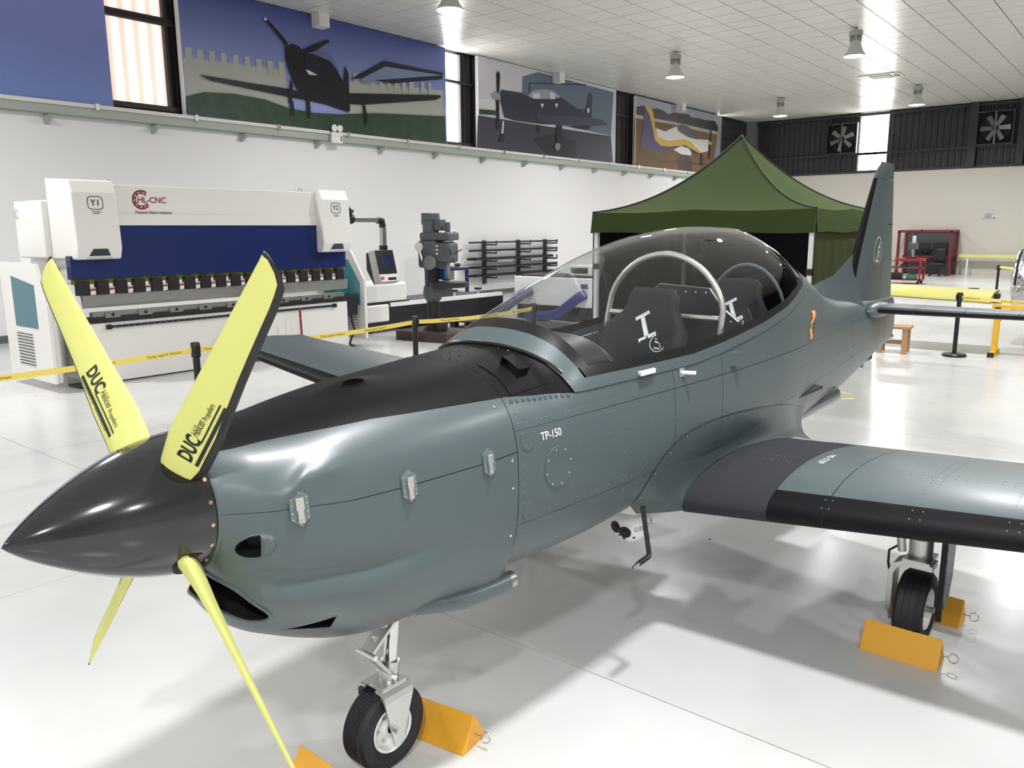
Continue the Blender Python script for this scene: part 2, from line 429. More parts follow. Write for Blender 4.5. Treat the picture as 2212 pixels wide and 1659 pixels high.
NU_S = [-.705,-.5,-.2,.3,.6,1.0,3.5,4.5,6.05]; NU_ = [2.0,2.15,2.5,2.7,2.5,2.1,2.1,2.2,2.0]
NL_S = [-.705,-.55,-.2,.3,.8,1.15,1.5,3.0,3.3,6.05]; NL_ = [2.0,2.5,2.6,2.7,2.9,2.6,2.0,2.0,2.5,2.2]
def sect(s): return (pchip(s, S_, ZT_), pchip(s, ZB_S, ZB_), pchip(s, ZM_S, ZM_), pchip(s, W_S, W_), pchip(s, NU_S, NU_), pchip(s, NL_S, NL_))
def base(s, ph):
    zt, zb, zm, w, nu, nl = sect(s); c = np.cos(ph); sn = np.sin(ph); up = c >= 0
    n = np.where(up, nu, nl); ac = np.abs(c)**(2/n); as_ = np.abs(sn)**(2/n)
    return np.stack([s*np.ones_like(ph), -np.sign(sn)*w*as_, np.where(up, zm+(zt-zm)*ac, zm-(zm-zb)*ac)], -1)
def phiz(s, z):
    zt, zb, zm, w, nu, nl = sect(s)
    u = np.clip((z-zm)/(zt-zm), 0, 1)**(nu/2); l = np.clip((zm-z)/(zm-zb), 0, 1)**(nl/2)
    return np.where(z >= zm, np.arccos(u), PI-np.arccos(l))
def normal(s, ph):
    e = 2e-3
    a = base(s+e, ph)-base(s-e, ph); b = base(s, ph+e)-base(s, ph-e)
    n = np.cross(b, a); l = np.linalg.norm(n, axis=-1, keepdims=True); n = n/np.maximum(l, 1e-9)
    p = base(s, ph); _, _, zm, _, _, _ = sect(s)
    out = np.stack([0*s, p[..., 1], p[..., 2]-zm], -1)
    sg = np.sign((n*out).sum(-1, keepdims=True)); sg[sg == 0] = 1
    return n*sg
def cowl_disp(P):
    """outward bulges of the cowl, by base point"""
    s, y, z = P[..., 0], np.abs(P[..., 1]), P[..., 2]
    d = np.zeros_like(s)
    crease = np.interp(s, [-.72,-.675,-.53,-.3,-.05,.29], [1.09,1.04,1.0,.972,.972,.99])
    fade = sstep(s, -.70, -.60)*(1-sstep(s, -.30, .12))
    d += .026*sstep(crease-z, -.015, .05)*fade - .012*np.exp(-((z-crease-.02)/.03)**2)*fade
    d += .016*np.exp(-((s+.47)/.10)**2 - ((z-1.30-.25*(s+.47))/.032)**2)          # cheek blister near the front latch
    d += .006*np.exp(-((s+.53)/.06)**2 - ((z-1.275-.8*(s+.53))/.02)**2)
    d += .035*sstep(s, -.05, .28)*np.exp(-((z-.715)/.07)**2)*np.exp(-((y-.30)/.09)**2)   # exhaust bulge low aft
    d += .020*np.exp(-((s+.13)/.10)**2)*np.exp(-((P[..., 1]+.03)/.05)**2)*(z > 1.3)            # scoop hump on top
    return d
def mouth_zc(y): return .985-1.0*y**2
def mouth_hh(y): return .068*np.sqrt(np.clip(1-(np.abs(y)/.216)**6, 0, 1))
def pockets(P):
    """recesses on the near side: returns (offset vectors, mask)"""
    s, y, z = P[..., 0], P[..., 1], P[..., 2]
    off = np.zeros(P.shape); msk = np.zeros(s.shape)
    # chin mouth, pushed straight aft
    zc = mouth_zc(y); hh = mouth_hh(y)
    q = np.abs(z-zc)/np.maximum(hh, 1e-3); inm = (q < 1)*(s < -.52)*(np.abs(y) < .216)
    msk = np.maximum(msk, 1.0*inm)
    # oval side inlet (camera side)
    near = (y < 0)
    u = (s+.628)/.05; v = (z-1.137)/.036; r2 = u*u+v*v
    inn = (r2 < 1)*(u < .16)*near
    bul = (1-sstep(r2, .3, 1.25))*sstep(u, .05, .25)*near
    nrm = np.stack([0*s, np.sign(y), 0*s], -1)
    off += nrm*(.014*bul)[..., None]; msk = np.maximum(msk, 1.0*inn)
    # triangular duct low on the side
    t = (s+.53)/.14; hw = .024*np.clip(t, 0, 1); zc2 = .850-.008*t
    it = (np.abs(z-zc2) < hw)*(t > 0)*(t < 1)*near
    msk = np.maximum(msk, 1.0*it)
    # slot in the hump on top
    u = (s+.12)/.048; v = (y+.058)/.020
    io = (u*u+v*v < 1)*(z > 1.3)
    msk = np.maximum(msk, 1.0*io)
    return off, msk
def skin(name, sl, lo, hi, mats, parent, nv=40, cowl=False, breaks=None, off=0.0, gap=0.0015, both=False, kind=None):
    """patch s in sl (array), phi from lo(s) to hi(s); breaks: list of (function of s) with material index after each"""
    sl = np.asarray(sl, float); cuts = [lo] + [f for f, _ in (breaks or [])] + [hi]; mi = [0] + [k for _, k in (breaks or [])]
    cols = []; colmi = []
    tot = sum(np.mean(np.abs(cuts[i+1](sl)-cuts[i](sl))) for i in range(len(cuts)-1))
    for i in range(len(cuts)-1):
        a, b = cuts[i](sl), cuts[i+1](sl); n = max(2, int(nv*np.mean(np.abs(b-a))/tot))
        ts = np.linspace(0, 1, n+1)
        if i < len(cuts)-2: ts = ts[:-1]
        for t in ts: cols.append(a+(b-a)*t); colmi.append(mi[i])
    PH = np.stack(cols, 1); SS = np.repeat(sl[:, None], PH.shape[1], 1)
    P = base(SS, PH); mask = np.zeros(SS.shape)
    if cowl:
        N = normal(SS, PH); d = cowl_disp(P); P2 = P+N*d[..., None]; o, mask = pockets(P); P = P2+o
    if off: P = P + normal(SS, PH)*off
    a, b = P.shape[:2]; V = P.reshape(-1, 3)
    F = []; I = []
    for i in range(a-1):
        for j in range(b-1):
            if cowl and min(mask[i, j], mask[i+1, j], mask[i, j+1], mask[i+1, j+1]) > .5: continue
            F.append((i*b+j, i*b+j+1, (i+1)*b+j+1, (i+1)*b+j))
            I.append(colmi[min(j, len(colmi)-1)])
    return mk(name, V, F, mats, parent, smooth=True, ang=50 if cowl else 60, idx=I, kind=kind)
def C0(v): return lambda s: v+0*np.asarray(s, float)
def PZ(xs, zs, sign=1): return lambda s: sign*phiz(np.asarray(s, float), np.interp(s, xs, zs))
def shrink(f, e): return lambda s: f(s)+e
splitx, splitz = [-.72,-.52,-.355,-.154,.17,.35], [1.243,1.229,1.216,1.217,1.225,1.236]
darkx, darkz = [-.72,-.63,-.55,-.44,-.2,.07,.33,.68], [1.398,1.402,1.407,1.411,1.423,1.421,1.418,1.386]
def fine(a, b, n, pw=1.0): return a+(b-a)*np.linspace(0, 1, n)**pw
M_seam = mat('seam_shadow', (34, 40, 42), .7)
M_duct = mat('duct_shaded_grey', (30, 33, 38), 0.45)  # grey inlet walls, darkened: the shade inside is part of this colour
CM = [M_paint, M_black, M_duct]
sc = np.concatenate([fine(-.705, -.56, 46, 1.25)[:-1], fine(-.56, -.36, 52)[:-1], fine(-.36, .3105, 110)])
e = .0028
ps, pd = PZ(splitx, splitz), PZ(darkx, darkz)
cu = skin('cowl_upper', sc, lambda s: -ps(s)+e, lambda s: ps(s)-e, CM, AC, nv=210, cowl=True, breaks=[(lambda s: -pd(s), 1), (pd, 0)])
cl = skin('cowl_lower', sc, lambda s: ps(s)+e, lambda s: 2*PI-ps(s)-e, CM, AC, nv=330, cowl=True)
# front lip and dark plate behind the spinner
ring = B()
a = np.linspace(0, 2*PI, 97)[:-1]; P0 = base(np.full(96, -.705), a)
rows = []
for k, (r, ds) in enumerate(((1.0, 0), (.975, -.006), (.95, -.004), (.93, .012), (.90, .03))):
    c = np.array([0, 0, 1.237]); Q = P0.copy(); Q[:, 1] *= r; Q[:, 2] = 1.237+(Q[:, 2]-1.237)*r; Q[:, 0] += ds; rows.append(Q)
G = np.stack(rows); G = np.concatenate([G, G[:, :1]], 1); ring.grid(G)
ring.mk('cowl_lip', M_paint, AC, smooth=True)
B().cyl((-.68, 0, 1.237), (-.675, 0, 1.237), .20, n=48).mk('firewall_plate', M_dark, AC)
# dark inner structure seen only through the seams
si = np.linspace(-.60, 5.7, 60)
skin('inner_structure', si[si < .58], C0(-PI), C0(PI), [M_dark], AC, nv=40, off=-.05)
# ---------------------------------------------------------------- fuselage skins
frx, frz = [.31,.56,.68,.93,1.54,1.82,2.34,2.72,3.1,3.45,3.70], [1.418,1.398,1.386,1.387,1.392,1.413,1.462,1.515,1.585,1.645,1.672]
def zr(s): return np.interp(s, frx, frz)
def frame_phi(s): return np.where(s < 3.70, phiz(s, zr(s)), 0.0)
sg = .0012
cols = [.312, 1.35, 1.80, 3.15, 4.35, 5.2, 6.02]
rows_z = [1.305, .96]
for c in range(len(cols)-1):
    a, b_ = cols[c]+sg, cols[c+1]-sg; sl = fine(a, b_, max(12, int((b_-a)*26)))
    for sd in (1, -1):
        f0 = (lambda s, sd=sd: sd*(frame_phi(s)+.002)); 
        f1 = (lambda s, sd=sd: sd*(phiz(s, 1.305+0*s)-.0015)); f1b = (lambda s, sd=sd: sd*(phiz(s, 1.305+0*s)+.0015))
        f2 = (lambda s, sd=sd: sd*(phiz(s, .96+.02*(s > 4)*(s-4)+0*s)-.0015)); f2b = (lambda s, sd=sd: sd*(phiz(s, .96+.02*(s > 4)*(s-4)+0*s)+.0015))
        f3 = (lambda s, sd=sd: sd*PI+0*s)
        lohi = [(f0, f1), (f1b, f2), (f2b, f3)]
        for lo, hi in (lohi if sd > 0 else [(h, l) for l, h in lohi]):
            skin('skin_panel', sl, lo, hi, [M_paint], AC, nv=26)
skin('coaming', fine(.312, .675, 36), lambda s: -pd(s), pd, [M_black], AC, nv=60)
for sd in (1, -1):   # grey wedge of skin between coaming and side panel
    lo = (lambda s: pd(s)) if sd > 0 else (lambda s: -frame_phi(s))
    hi = (lambda s: frame_phi(s)) if sd > 0 else (lambda s: -pd(s))
    skin('coaming_sill', fine(.312, .68, 30), lo, hi, [M_paint], AC, nv=4)
skin('seam_shade_liner', fine(.62, 5.6, 90), lambda s: frame_phi(s)+.03, lambda s: 2*PI-frame_phi(s)-.03, [M_seam], AC, nv=50, off=-.012)  # dark sheet under the skins: shade in the panel gaps, put in as colour
# ---------------------------------------------------------------- canopy
M_glass = bpy.data.materials.new('tinted_canopy_glass'); M_glass.use_nodes = True
nt = M_glass.node_tree; nt.nodes.clear()
o_ = nt.nodes.new('ShaderNodeOutputMaterial'); mx = nt.nodes.new('ShaderNodeMixShader'); tr_ = nt.nodes.new('ShaderNodeBsdfTransparent'); gl = nt.nodes.new('ShaderNodeBsdfGlossy'); ge = nt.nodes.new('ShaderNodeNewGeometry')
tr_.inputs[0].default_value = (.88, .905, .91, 1); gl.inputs['Roughness'].default_value = .02; gl.inputs[0].default_value = (1, 1, 1, 1)
dt = nt.nodes.new('ShaderNodeVectorMath'); dt.operation = 'DOT_PRODUCT'; nt.links.new(ge.outputs['Incoming'], dt.inputs[0]); nt.links.new(ge.outputs['Normal'], dt.inputs[1])
ab = nt.nodes.new('ShaderNodeMath'); ab.operation = 'ABSOLUTE'; nt.links.new(dt.outputs['Value'], ab.inputs[0])
om = nt.nodes.new('ShaderNodeMath'); om.operation = 'SUBTRACT'; om.inputs[0].default_value = 1.0; nt.links.new(ab.outputs[0], om.inputs[1])
pw = nt.nodes.new('ShaderNodeMath'); pw.operation = 'POWER'; pw.inputs[1].default_value = 5.0; nt.links.new(om.outputs[0], pw.inputs[0])
ma = nt.nodes.new('ShaderNodeMath'); ma.operation = 'MULTIPLY_ADD'; ma.inputs[1].default_value = .93; ma.inputs[2].default_value = .07; nt.links.new(pw.outputs[0], ma.inputs[0])
nt.links.new(ma.outputs[0], mx.inputs[0]); nt.links.new(tr_.outputs[0], mx.inputs[1]); nt.links.new(gl.outputs[0], mx.inputs[2]); nt.links.new(mx.outputs[0], o_.inputs[0])
MATS['tinted_canopy_glass'] = M_glass
M_seal = mat('black_canopy_seal', (18, 18, 20), .3)
def arch(ph): return .578+.10*np.clip(np.abs(ph)/1.12, 0, 1)**2      # s of the front edge over the section
zg1, zg2 = .045, .085
def canopy_patch(name, m, u0, u1, zlo, zhi, nu_, nv_, off, sides, full=False):
    """u by distance from the front edge (metres) ; rows between heights above the rail, or the whole width"""
    objs = []
    for sd in sides:
        V = []
        for k in range(nv_+1):
            t = k/nv_; rowp = []
            ul = np.linspace(u0, u1, nu_)
            ref = .6+ul
            if full: q = np.full(nu_, -1+2*t)
            else: q = None
            s = ref.copy()
            for it in range(14):
                zz = sect(s)[0]
                plo = phiz(s, np.minimum(zr(s)+zlo, zz)); 
                phi_hi = phiz(s, np.minimum(zr(s)+zhi, zz)) if zhi is not None else None
                if full: ph = q*phiz(s, np.minimum(zr(s)+zlo, zz))
                else: ph = sd*(plo+(phi_hi-plo)*t)
                s = .5*s+.5*(arch(ph)+ul)
            V.append(base(s, ph)+normal(s, ph)*off)
        G = np.stack(V); b = B(); b.grid(G[::-1] if full or sd > 0 else G); objs.append(b.mk(name, m, AC, smooth=True, ang=70))
    return objs
U1 = 3.66-.6
canopy_patch('canopy_frame_rail', M_paint, .0, U1, 0.0, zg1, 90, 4, .006, (1, -1))
canopy_patch('canopy_seal_strip', M_seal, .098, U1-.03, zg1, zg2, 90, 3, .0055, (1, -1))
canopy_patch('canopy_front_arch', M_paint, .0, .088, zg1-.002, None, 8, 40, .006, (1,), full=True)
canopy_patch('canopy_front_seal', M_seal, .088, .145, zg2-.002, None, 6, 40, .005, (1,), full=True)
canopy_patch('canopy_glass', M_glass, .145, U1-.05, zg2, None, 110, 60, .004, (1,), full=True)
canopy_patch('canopy_rear_arch', M_paint, U1-.06, U1+.02, 0.0, None, 6, 30, .006, (1,), full=True)
b = B(); ph = np.linspace(-.97, .97, 50)
pts = [tuple(base(np.array([arch(p)-.004]), np.array([p*float(frame_phi(np.array([.6]))[0])/1.12]))[0] + np.array([0, 0, .004])) for p in ph]
b.tube(pts, .009, n=8).mk('canopy_front_gasket', M_seal, AC, smooth=True)

# ---------------------------------------------------------------- openings in the cowl: rolled lip, duct, end wall
def cowl_point(s, z, side=1, off=0.0):
    s = np.array([s], float); ph = side*phiz(s, np.array([z], float)); P = base(s, ph); N = normal(s, ph)
    o, _ = pockets(P); return (P+N*cowl_disp(P)[..., None]+o+N*off)[0], N[0]
def front_point(y, z):
    lo, hi = -.7049, -.50
    for _ in range(40):
        mid = (lo+hi)/2; s = np.array([mid]); ph = phiz(s, np.array([z])); yy = abs(base(s, ph)[0, 1]) if z > float(sect(s)[1][0]) else 0.0
        if yy < abs(y): lo = mid
        else: hi = mid
    s = np.array([hi]); sd = 1 if y <= 0 else -1; ph = sd*phiz(s, np.array([z])); P = base(s, ph); N = normal(s, ph)
    return (P+N*cowl_disp(P)[..., None])[0]
def opening(name, ring, axis, depth, r_lip, shrink_=.82, m=None, lipm=None):
    ring = [np.array(p, float) for p in ring]; n = len(ring); c = np.mean(ring, 0); ax = np.array(axis, float); ax = ax/np.linalg.norm(ax)
    o = B().tube([tuple(p) for p in ring], r_lip, n=8, closed=True).mk(name+'_lip', lipm or M_paint, AC, smooth=True)
    b = B(); rows = []
    for k, (t, f) in enumerate(((0, 1.0), (.35, .96), (1.0, shrink_))):
        rows.append([c+(p-c)*f+ax*depth*t for p in ring]+[c+(ring[0]-c)*f+ax*depth*t])
    b.grid(np.array(rows)); last = len(b.V); b.add([tuple(v) for v in rows[-1][:-1]], [tuple(range(n))])
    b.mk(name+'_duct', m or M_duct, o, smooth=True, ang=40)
    return o
yy = np.concatenate([np.concatenate([[-.2159,-.2155,-.214,-.211], np.linspace(-.207, .207, 52), [.211,.214,.2155,.2159]])]); ring = []
for y in yy: ring.append(front_point(y, float(mouth_zc(y)+mouth_hh(y))))
for y in yy[::-1][1:-1]: ring.append(front_point(y, float(mouth_zc(y)-mouth_hh(y))))
opening('chin_intake', ring, (1, 0, -.1), .22, .006, .86, M_dark)
b = B(); b.box((-.56, -.12, .93), (-.545, -.06, .965)); b.mk('intake_bracket', M_metal, AC)
ring = [cowl_point(-.628+.05*max(-1, min(.16, math.cos(a)*1.0)), 1.137+.036*math.sin(a)*(1 if math.cos(a) < .16 else math.sqrt(1-.16**2)/max(abs(math.sin(a)), .16)*min(1, abs(math.sin(a))/math.sqrt(1-.16**2)))) [0] for a in np.linspace(0, 2*PI, 49)[:-1]]
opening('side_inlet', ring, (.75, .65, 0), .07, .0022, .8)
tri = []
for t in np.linspace(0.03, 1, 24): tri.append((-.53+.14*t, .850-.008*t+.024*t))
for w in np.linspace(1, -1, 10)[1:-1]: tri.append((-.39, .842+.024*w))
for t in np.linspace(1, 0.03, 24): tri.append((-.53+.14*t, .850-.008*t-.024*t))
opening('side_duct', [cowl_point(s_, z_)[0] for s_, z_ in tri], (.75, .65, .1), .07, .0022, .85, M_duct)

ring = []
for a in np.linspace(0, 2*PI, 33)[:-1]:
    s_, y_ = -.12+.048*math.cos(a), -.058+.020*math.sin(a)
    lo, hi = 0.0, 1.5
    for _ in range(30):
        mid = (lo+hi)/2
        if -base(np.array([s_]), np.array([mid]))[0, 1] < -y_: lo = mid
        else: hi = mid
    P_ = base(np.array([s_]), np.array([lo])); N_ = normal(np.array([s_]), np.array([lo])); ring.append((P_+N_*cowl_disp(P_)[..., None])[0])
opening('top_vent', ring, (.3, .25, -1), .05, .003, .8, M_dark, M_black)
# ---------------------------------------------------------------- spinner and propeller
def carbon():
    m = mat('carbon_spinner', (26, 27, 30), 0.16, 0.0, coat=0.5, coatr=0.06, spec=0.45); nt = m.node_tree; b = nt.nodes['Principled BSDF']
    tc = nt.nodes.new('ShaderNodeTexCoord'); w1 = nt.nodes.new('ShaderNodeTexChecker'); w1.inputs['Scale'].default_value = 260
    w1.inputs[1].default_value = lin((25, 25, 28)) + (1,); w1.inputs[2].default_value = lin((33, 34, 38)) + (1,)
    nt.links.new(tc.outputs['Object'], w1.inputs['Vector']); nt.links.new(w1.outputs[0], b.inputs['Base Color'])
    return m
M_carbon = carbon()
HZ = 1.237
prof = []
for k in range(40):
    t = k/39; x = -1.172+t*(.462)
    r = .204*(1-(1-t)**1.72)**.86 if t > 0 else .0005
    prof.append((max(r, .0006), x))
prof += [(.204, -.708), (.196, -.706)]
spn = B().lathe([(r, x) for r, x in prof], org=(0, 0, HZ), axis=(1, 0, 0), n=64).mk('spinner', M_carbon, AC, smooth=True, ang=60)
sb = B()
for k in range(20):
    a = 2*PI*k/20+.1; d = Vector((0, -math.sin(a), math.cos(a)))
    sb.cyl(Vector((-.725, 0, HZ))+d*.199, Vector((-.725, 0, HZ))+d*.2055, .006, n=8)
sb.mk('spinner_screws', mat('brass_screw', (196, 170, 130), .3, .9), spn)
M_blade = mat('yellow_blade', (210, 211, 124), 0.6, spec=0.25)
M_bladek = mat('black_blade_edge', (18, 18, 20), 0.45)
ex = np.array([1., 0, 0])
def blade(ang, mirror, kw, decal=True):
    A = math.radians(ang); er = np.array([0, math.sin(A), math.cos(A)]); et = np.cross(ex, er)
    R = np.array([.13,.17,.20,.24,.30,.38,.48,.59,.69,.775,.84,.88,.91,.93,.947,.957])
    c0 = np.array([.07,.10,.122,.134,.140,.136,.124,.112,.103,.096,.091,.086,.080,.062,.036,.012])
    # black side keeps its edge to r=.86 then cuts in to the point on the other side
    T = np.array([.06,.055,.048,.038,.028,.022,.018,.015,.013,.011,.010,.009,.008,.007,.006,.005])
    tw = np.interp(R, [.13,.2,.3,.5,.7,.93], [42, 36, 33, 30, 28, 26])
    sgn = -1 if mirror else 1           # +1: black edge on the +chord side
    nq = 25; V = []
    blk = np.interp(R, [.13, .2, .5, .9], [kw*1.2, kw, kw, kw*.9])
    def point(i, u, front):
        r = R[i]; b = math.radians(tw[i]); ch = et*math.cos(b)+ex*math.sin(b); n = -ex*math.cos(b)+et*math.sin(b)
        h = c0[i]/2; plain = np.interp(r, R, np.interp(R, [.13,.2,.3,.93], [-.035,-.06,-.070,-.045])); 
        wedge = plain+c0[i]
        x = plain + (wedge-plain)*(u+1)/2
        th = T[i]*math.sqrt(max(0, 1-abs(u)**3))*(.62 if front else .38)
        return np.array([-.765, 0, HZ]) + er*r + ch*x*sgn + n*(th if front else -th)
    m_ = len(R); NE = 6
    for i in range(m_):
        ue = 1-2*min(blk[i], c0[i]*.9)/c0[i]
        us = np.concatenate([np.linspace(-1, ue, nq-NE), np.linspace(ue, 1, NE+1)[1:]])
        for k in range(nq): V.append(point(i, us[k], True))
        for k in range(nq): V.append(point(i, us[nq-1-k], False))
    F = []; I = []; w = 2*nq
    for i in range(m_-1):
        for k in range(w):
            k2 = (k+1) % w; F.append((i*w+k, i*w+k2, (i+1)*w+k2, (i+1)*w+k))
            edge = nq-1-NE <= k <= nq+NE-1
            I.append(1 if edge or i >= m_-2 else 0)
    F.append(tuple(range(w))[::-1]); F.append(tuple(range((m_-1)*w, m_*w))); I += [0, 1]
    o = mk('propeller_blade', V, F, [M_blade, M_bladek], AC, smooth=True, ang=50, idx=I)
    # lettering on the inner part of the face
    def onface(rr, x):
        b = math.radians(np.interp(rr, R, tw)); ch = et*math.cos(b)+ex*math.sin(b); n = -ex*math.cos(b)+et*math.sin(b)
        c = np.interp(rr, R, c0); pl = np.interp(rr, [.13,.2,.3,.93], [-.035,-.06,-.070,-.045]); u = (x-pl)/c*2-1
        th = np.interp(rr, R, T)*math.sqrt(max(0, 1-min(abs(u), 1)**3))*.62
        return np.array([-.765, 0, HZ])+er*rr+ch*x*sgn+n*(th+.0012)
    def words(txt, size, r0, x0, bold=0, sx=1.0, shear=0.0):
        Vt, Ft = text_geo(txt, size, bold=bold, align='LEFT', shear=shear)
        pts = []
        for u, v in Vt:
            rr = r0-u*sx if mirror else r0+u*sx
            pts.append(onface(rr, x0-v))
        return pts, Ft
    d = B()
    r1 = .515 if mirror else .255
    for args in (('DUC', .058, r1, .004, .035, .72), ('H\u00e9lices', .034, r1+(-.092 if mirror else .092), .0, 0, .62, .35), ('Propellers', .022, r1+(-.162 if mirror else .162), .006, 0, .72)):
        p, f = words(*args); d.add([tuple(q) for q in p], f)
    p, f = words('contact@duc-helices.com   www.duc-helices.com', .0105, r1, .0515 if not mirror else .046); d.add([tuple(q) for q in p], f)
    def bar(ra, rb, xa, xb):
        n = 10; P = np.array([[onface(ra+(rb-ra)*i/n, x) for x in (xa, xb)] for i in range(n+1)]); d.grid(P)
    sgl = -1 if mirror else 1
    bar(r1, r1+sgl*.24, .034, .044); bar(r1+sgl*.085, r1+sgl*.24, .0215, .026)
    d.mk('maker_lettering', M_decalk, o)
    # black root sleeve in the spinner opening
    rb = B(); c = np.array([-.765, 0, HZ])
    rb.cyl(tuple(c+er*.12), tuple(c+er*.197), .052, .05, n=24)
    rb.mk('root_sleeve', M_dark, o, smooth=True)
    return o
blade(46.5, True, .007)
blade(-43.5, False, .020)
blade(-133.5, False, .006)
blade(136.5, False, .016)

# ---------------------------------------------------------------- helpers on the skin
def on_skin(s, z, side=1, off=0.0, cowl=False):
    s = np.array([s], float); ph = side*phiz(s, np.array([z], float)); P = base(s, ph); N = normal(s, ph)
    if cowl: P = P+N*cowl_disp(P)[..., None]
    return (P+N*off)[0], N[0]
def skin_text(txt, size, s0, z0, m, name, parent=AC, side=1, off=.0018, **k):
    V, F = text_geo(txt, size, align='LEFT', **k)
    return mk(name, [on_skin(s0+u, z0+v, side, off)[0] for u, v in V], F, m, parent)
# latches on the cowl split
M_latch = mat('latch_steel', (214, 210, 204), .3, .9)
M_latchp = mat('latch_plate', (98, 114, 116), .4, coat=.2)
def latch(s, k):
    z = float(np.interp(s, splitx, splitz)); P, N = on_skin(s, z, 1, 0, True)
    N = Vector(N); T = Vector((1, 0, 0)); T = (T-N*T.dot(N)).normalized(); Z = N.cross(T); Z = Z if Z.z > 0 else -Z
    P = Vector(P)
    def w(u, v, h): return tuple(P+T*u*k+Z*v*k+N*h)
    poly = [(-.028,-.03),(0,-.055),(.028,-.03),(.028,.034),(0,.056),(-.028,.034)]
    b = B(); n = len(poly); b.add([w(u, v, -.014) for u, v in poly]+[w(u, v, .007) for u, v in poly], [tuple(range(n, 2*n))]+[(i, (i+1) % n, n+(i+1) % n, n+i) for i in range(n)])
    o = b.mk('cowl_latch', M_latchp, AC)
    def bx(u0, u1, v0, v1, h0, h1, nm, m):
        q = B(); V = [w(u, v, h) for h in (h0, h1) for u, v in ((u0, v0), (u1, v0), (u1, v1), (u0, v1))]
        q.add(V, [(0,3,2,1),(4,5,6,7),(0,1,5,4),(1,2,6,5),(2,3,7,6),(3,0,4,7)]); return q.mk(nm, m, o, bev=.001)
    bx(-.012, .012, -.004, .032, .006, .016, 'keeper', M_latch)
    bx(-.009, .009, -.042, -.003, .006, .015, 'lever', M_latch)
    q = B()
    for u, v in ((-.022,.03),(.022,.03),(0,.047),(-.022,.012),(.022,.012),(-.022,-.012),(.022,-.012),(-.022,-.03),(.022,-.03),(0,-.047)):
        q.cyl(w(u, v, .006), w(u, v, .0085), .0026*k, n=8)
    q.cyl(w(0, -.034, .014), w(0, -.034, .0175), .006*k, n=12)
    q.mk('latch_rivets', M_chrome, o, kind='stuff')
for s_, k_ in ((-.514, 1.0), (-.156, .95), (.172, .9)): latch(s_, k_)
# ---------------------------------------------------------------- rivets, screws, covers, lettering
M_rivet = mat('painted_rivet', (80, 95, 97), .35)
def rivet_rows(name, rows, r, m, parent=AC, h=.0016):
    b = B()
    for pts in rows:
        for (P, N) in pts:
            P = Vector(P); N = Vector(N).normalized(); a = N.orthogonal().normalized(); c = N.cross(a)
            V = [tuple(P+(a*math.cos(2*PI*i/6)+c*math.sin(2*PI*i/6))*r) for i in range(6)] + [tuple(P+N*h+(a*math.cos(2*PI*i/6)+c*math.sin(2*PI*i/6))*r*.55) for i in range(6)]
            b.add(V, [(i, (i+1) % 6, 6+(i+1) % 6, 6+i) for i in range(6)]+[tuple(range(6, 12))])
    return b.mk(name, m, parent, smooth=True, ang=80, kind='stuff')
def hrow(s0, s1, z0, z1=None, step=.03):
    n = int((s1-s0)/step); z1 = z0 if z1 is None else z1
    return [on_skin(s0+(s1-s0)*i/n, z0+(z1-z0)*i/n) for i in range(n+1)]
def vrow(s, z0, z1, step=.035):
    n = max(1, int(abs(z1-z0)/step)); return [on_skin(s, z0+(z1-z0)*i/n) for i in range(n+1)]
rw = [hrow(.36, 5.15, 1.325, step=.026), hrow(.36, 5.15, 1.285, step=.026), hrow(.36, 1.22, .985, step=.04), hrow(.36, 1.22, .935, step=.05), hrow(.36, 1.15, .76, .78, .045),
      hrow(.40, 1.30, 1.20, step=.05), hrow(.42, 1.25, 1.385, step=.05), hrow(1.30, 3.1, 1.375, 1.42, step=.045), hrow(3.2, 5.1, 1.14, step=.035), hrow(2.6, 4.9, 1.02, 1.06, step=.03),
      hrow(2.2, 3.1, 1.20, 1.18, step=.045), hrow(1.2, 2.2, 1.14, 1.20, step=.05)]
for s_ in (.335, .345): rw.append(vrow(s_, .82, 1.40))
for s_ in (1.33, 1.375, 1.78, 1.825, 2.05, 2.3, 2.5, 2.55, 2.8, 3.13, 3.18, 3.7, 4.33, 4.38, 5.18, 5.23): rw.append(vrow(s_, 1.03 if s_ < 3 else .99, 1.28))
for s_ in (.95, 1.1): rw.append(vrow(s_, 1.0, 1.2, .045))
for s_ in (3.13, 3.18, 4.33, 4.38): rw.append(vrow(s_, 1.34, 1.42))
rivet_rows('rivets', rw, .0042, M_rivet)
scr = [[on_skin(.262, 1.395, 1, .001, True), on_skin(.285, 1.21, 1, .001, True), on_skin(.285, 1.11, 1, .001, True), on_skin(.285, .93, 1, .001, True)]]
rivet_rows('cowl_screws', scr, .007, M_chrome, h=.002)
def round_cover(s, z, r, nscrew, name):
    P, N = on_skin(s, z); P = Vector(P); N = Vector(N); a = Vector((1, 0, 0)); a = (a-N*a.dot(N)).normalized(); c = N.cross(a)
    b = B(); n = 40
    V = [tuple(P-N*.003+(a*math.cos(2*PI*i/n)+c*math.sin(2*PI*i/n))*r) for i in range(n)] + [tuple(P+N*.0022+(a*math.cos(2*PI*i/n)+c*math.sin(2*PI*i/n))*(r-.001)) for i in range(n)]
    b.add(V, [(i, (i+1) % n, n+(i+1) % n, n+i) for i in range(n)]+[tuple(range(n, 2*n))])
    o = b.mk(name, M_paint, AC)
    rivet_rows('cover_screws', [[(P+N*.002+(a*math.cos(2*PI*(i+.3)/nscrew)+c*math.sin(2*PI*(i+.3)/nscrew))*(r*.84), N) for i in range(nscrew)]], .0055 if r > .06 else .003, M_chrome if r > .06 else M_rivet, o)
round_cover(.53, 1.135, .082, 8, 'inspection_cover')
round_cover(.368, 1.262, .035, 6, 'inspection_cover'); round_cover(.372, 1.0, .035, 6, 'inspection_cover')
